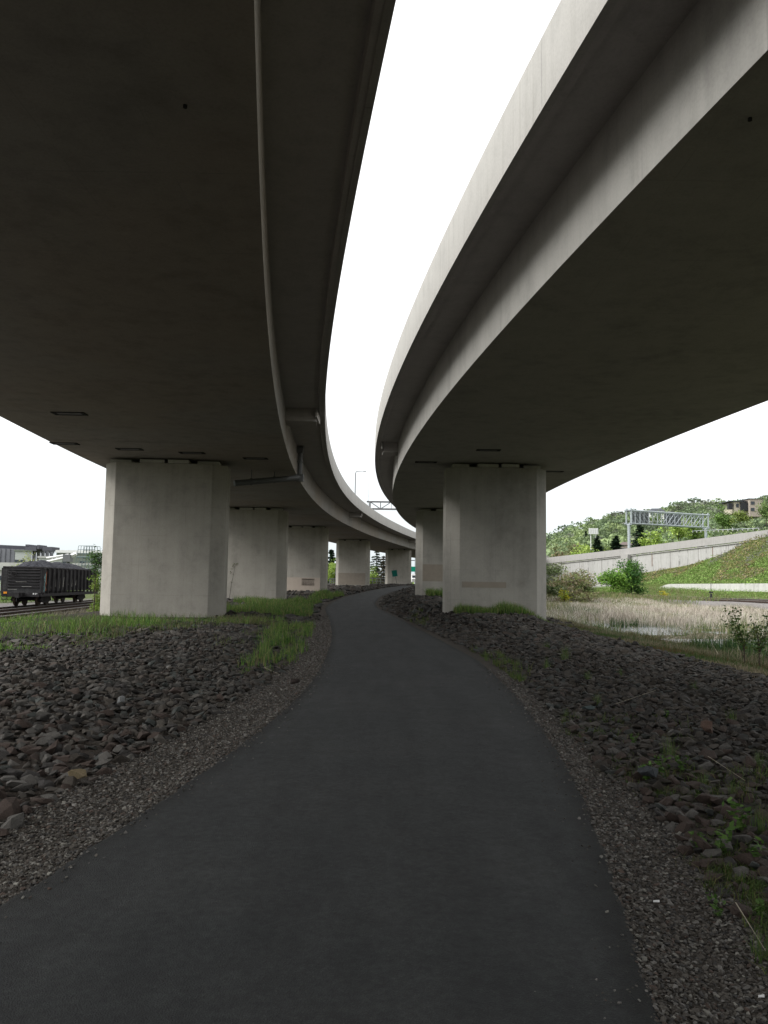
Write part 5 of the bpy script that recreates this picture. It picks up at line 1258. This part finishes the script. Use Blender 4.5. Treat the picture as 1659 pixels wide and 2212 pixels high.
o = empty('apartment_building', (ab.x + 12, 400, z0), 0, 'tan flat roofed apartment building with dark balconies on the hilltop', 'apartment building'); inv = Matrix.Translation(-Vector(o.location))
def apt(n, px0, px1, pyt, pyb, dy, dep, mat):
    a = at(px0, pyt, 400 + dy); b_ = at(px1, pyb, 400 + dy); q = MB().box(a.x, b_.x, 400 + dy, 400 + dy + dep, b_.z, a.z).build(n, mat, o); q.matrix_parent_inverse = inv; return q
apt('wall', 1619, 1648, 1078, 1116, 0, 14, M_TANB); apt('wall', 1585, 1618.5, 1084, 1110, 3, 12, plain('cream_wall', (.5, .45, .36), .8)); apt('roof', 1617, 1650, 1076.5, 1077.8, -.4, 14, M_ROOF); apt('roof', 1576, 1618, 1081.5, 1083.6, 2, 14, M_ROOF)
apt('balcony', 1601, 1617, 1085, 1103, 1.5, 1.4, M_DARK); apt('balcony', 1574, 1583, 1087, 1100, 2.5, 2, M_DARK); apt('window', 1622, 1630, 1083, 1090, -.15, .1, M_GLASS); apt('window', 1622, 1630, 1097, 1104, -.15, .1, M_GLASS); apt('window', 1590, 1596, 1088, 1096, 2.85, .1, M_GLASS)
btree(1654, 1072, 385, 14, 36, MG, 'green tree at the right frame edge beside the apartment building', 1200, .5, 81, None)
btree(1560, 1088, 385, 13, 44, [[.15, .25, .06], [.12, .21, .05]], 'bright green rounded tree left of the apartment building', 1800, .5, 82, None)
btree(1598, 1104, 378, 6, 36, [[.22, .28, .07], [.18, .24, .06]], 'yellow green tree under the apartment balconies', 900, .5, 83, None)
btree(1420, 1106, 400, 8, 60, MG, 'green tree hiding the foot of the white hillside house', 1300, .4, 91, None)
btree(1470, 1088, 520, 10, 40, [[.11, .11, .10], [.13, .15, .09]], 'greyish bare tree on the hill skyline', 800, .55, 84, None)
at_spruce(1265, 1146, 420, 10, 5, 'small dark spruce alone on the hillside left of the billboard', 85, DG, .5, 700)

# ------------------------------------------------------------------ sky and light
w = bpy.data.worlds.new('World'); scene.world = w; w.use_nodes = True; nt = w.node_tree
bg = nt.nodes['Background']; sky = nt.nodes.new('ShaderNodeTexSky'); sky.sky_type = 'NISHITA'; sky.sun_disc = False
SUN_EL = math.radians(44); SUN_AZ = math.radians(-104)     # azimuth from +Y, clockwise positive
sky.sun_elevation = SUN_EL; sky.sun_rotation = SUN_AZ; sky.dust_density = 3; sky.air_density = 1
mx = nt.nodes.new('ShaderNodeMixRGB'); mx.inputs[0].default_value = .86
# overcast veil: slightly brighter towards the zenith, broken by soft cloud
tc = nt.nodes.new('ShaderNodeTexCoord'); sx = nt.nodes.new('ShaderNodeSeparateXYZ'); nt.links.new(tc.outputs['Generated'], sx.inputs[0])
rp = nt.nodes.new('ShaderNodeValToRGB'); nt.links.new(sx.outputs[2], rp.inputs[0])
rp.color_ramp.elements[0].position = 0; rp.color_ramp.elements[0].color = (.56, .625, .65, 1); rp.color_ramp.elements[1].position = .20; rp.color_ramp.elements[1].color = (1, 1, 1, 1)
cn = nt.nodes.new('ShaderNodeTexNoise'); cn.inputs['Scale'].default_value = 2.2; cn.inputs['Detail'].default_value = 5; nt.links.new(tc.outputs['Generated'], cn.inputs['Vector'])
mr = nt.nodes.new('ShaderNodeMapRange'); mr.inputs[3].default_value = .85; mr.inputs[4].default_value = 1.12; nt.links.new(cn.outputs['Fac'], mr.inputs[0])
vm = nt.nodes.new('ShaderNodeVectorMath'); vm.operation = 'SCALE'; nt.links.new(rp.outputs[0], vm.inputs[0]); nt.links.new(mr.outputs[0], vm.inputs['Scale'])
v2 = nt.nodes.new('ShaderNodeVectorMath'); v2.operation = 'SCALE'; v2.inputs['Scale'].default_value = 8.0; nt.links.new(vm.outputs[0], v2.inputs[0])
nt.links.new(sky.outputs[0], mx.inputs[1]); nt.links.new(v2.outputs[0], mx.inputs[2]); nt.links.new(mx.outputs[0], bg.inputs[0]); bg.inputs[1].default_value = .12
sl = bpy.data.lights.new('sun', 'SUN'); sl.energy = 2.1; sl.angle = math.radians(30); sl.color = (1, .985, .96)
so_ = bpy.data.objects.new('sun', sl); COL.objects.link(so_)
d = Vector((math.sin(SUN_AZ) * math.cos(SUN_EL), math.cos(SUN_AZ) * math.cos(SUN_EL), math.sin(SUN_EL)))
so_.rotation_euler = d.to_track_quat('Z', 'Y').to_euler(); so_.location = (-30, 20, 60)
scene.view_settings.view_transform = 'Standard'; scene.view_settings.look = 'None'; scene.view_settings.exposure = .75; scene.view_settings.gamma = 1
scene.cycles.max_bounces = 8; scene.cycles.diffuse_bounces = 5; scene.cycles.caustics_reflective = False; scene.cycles.caustics_refractive = False
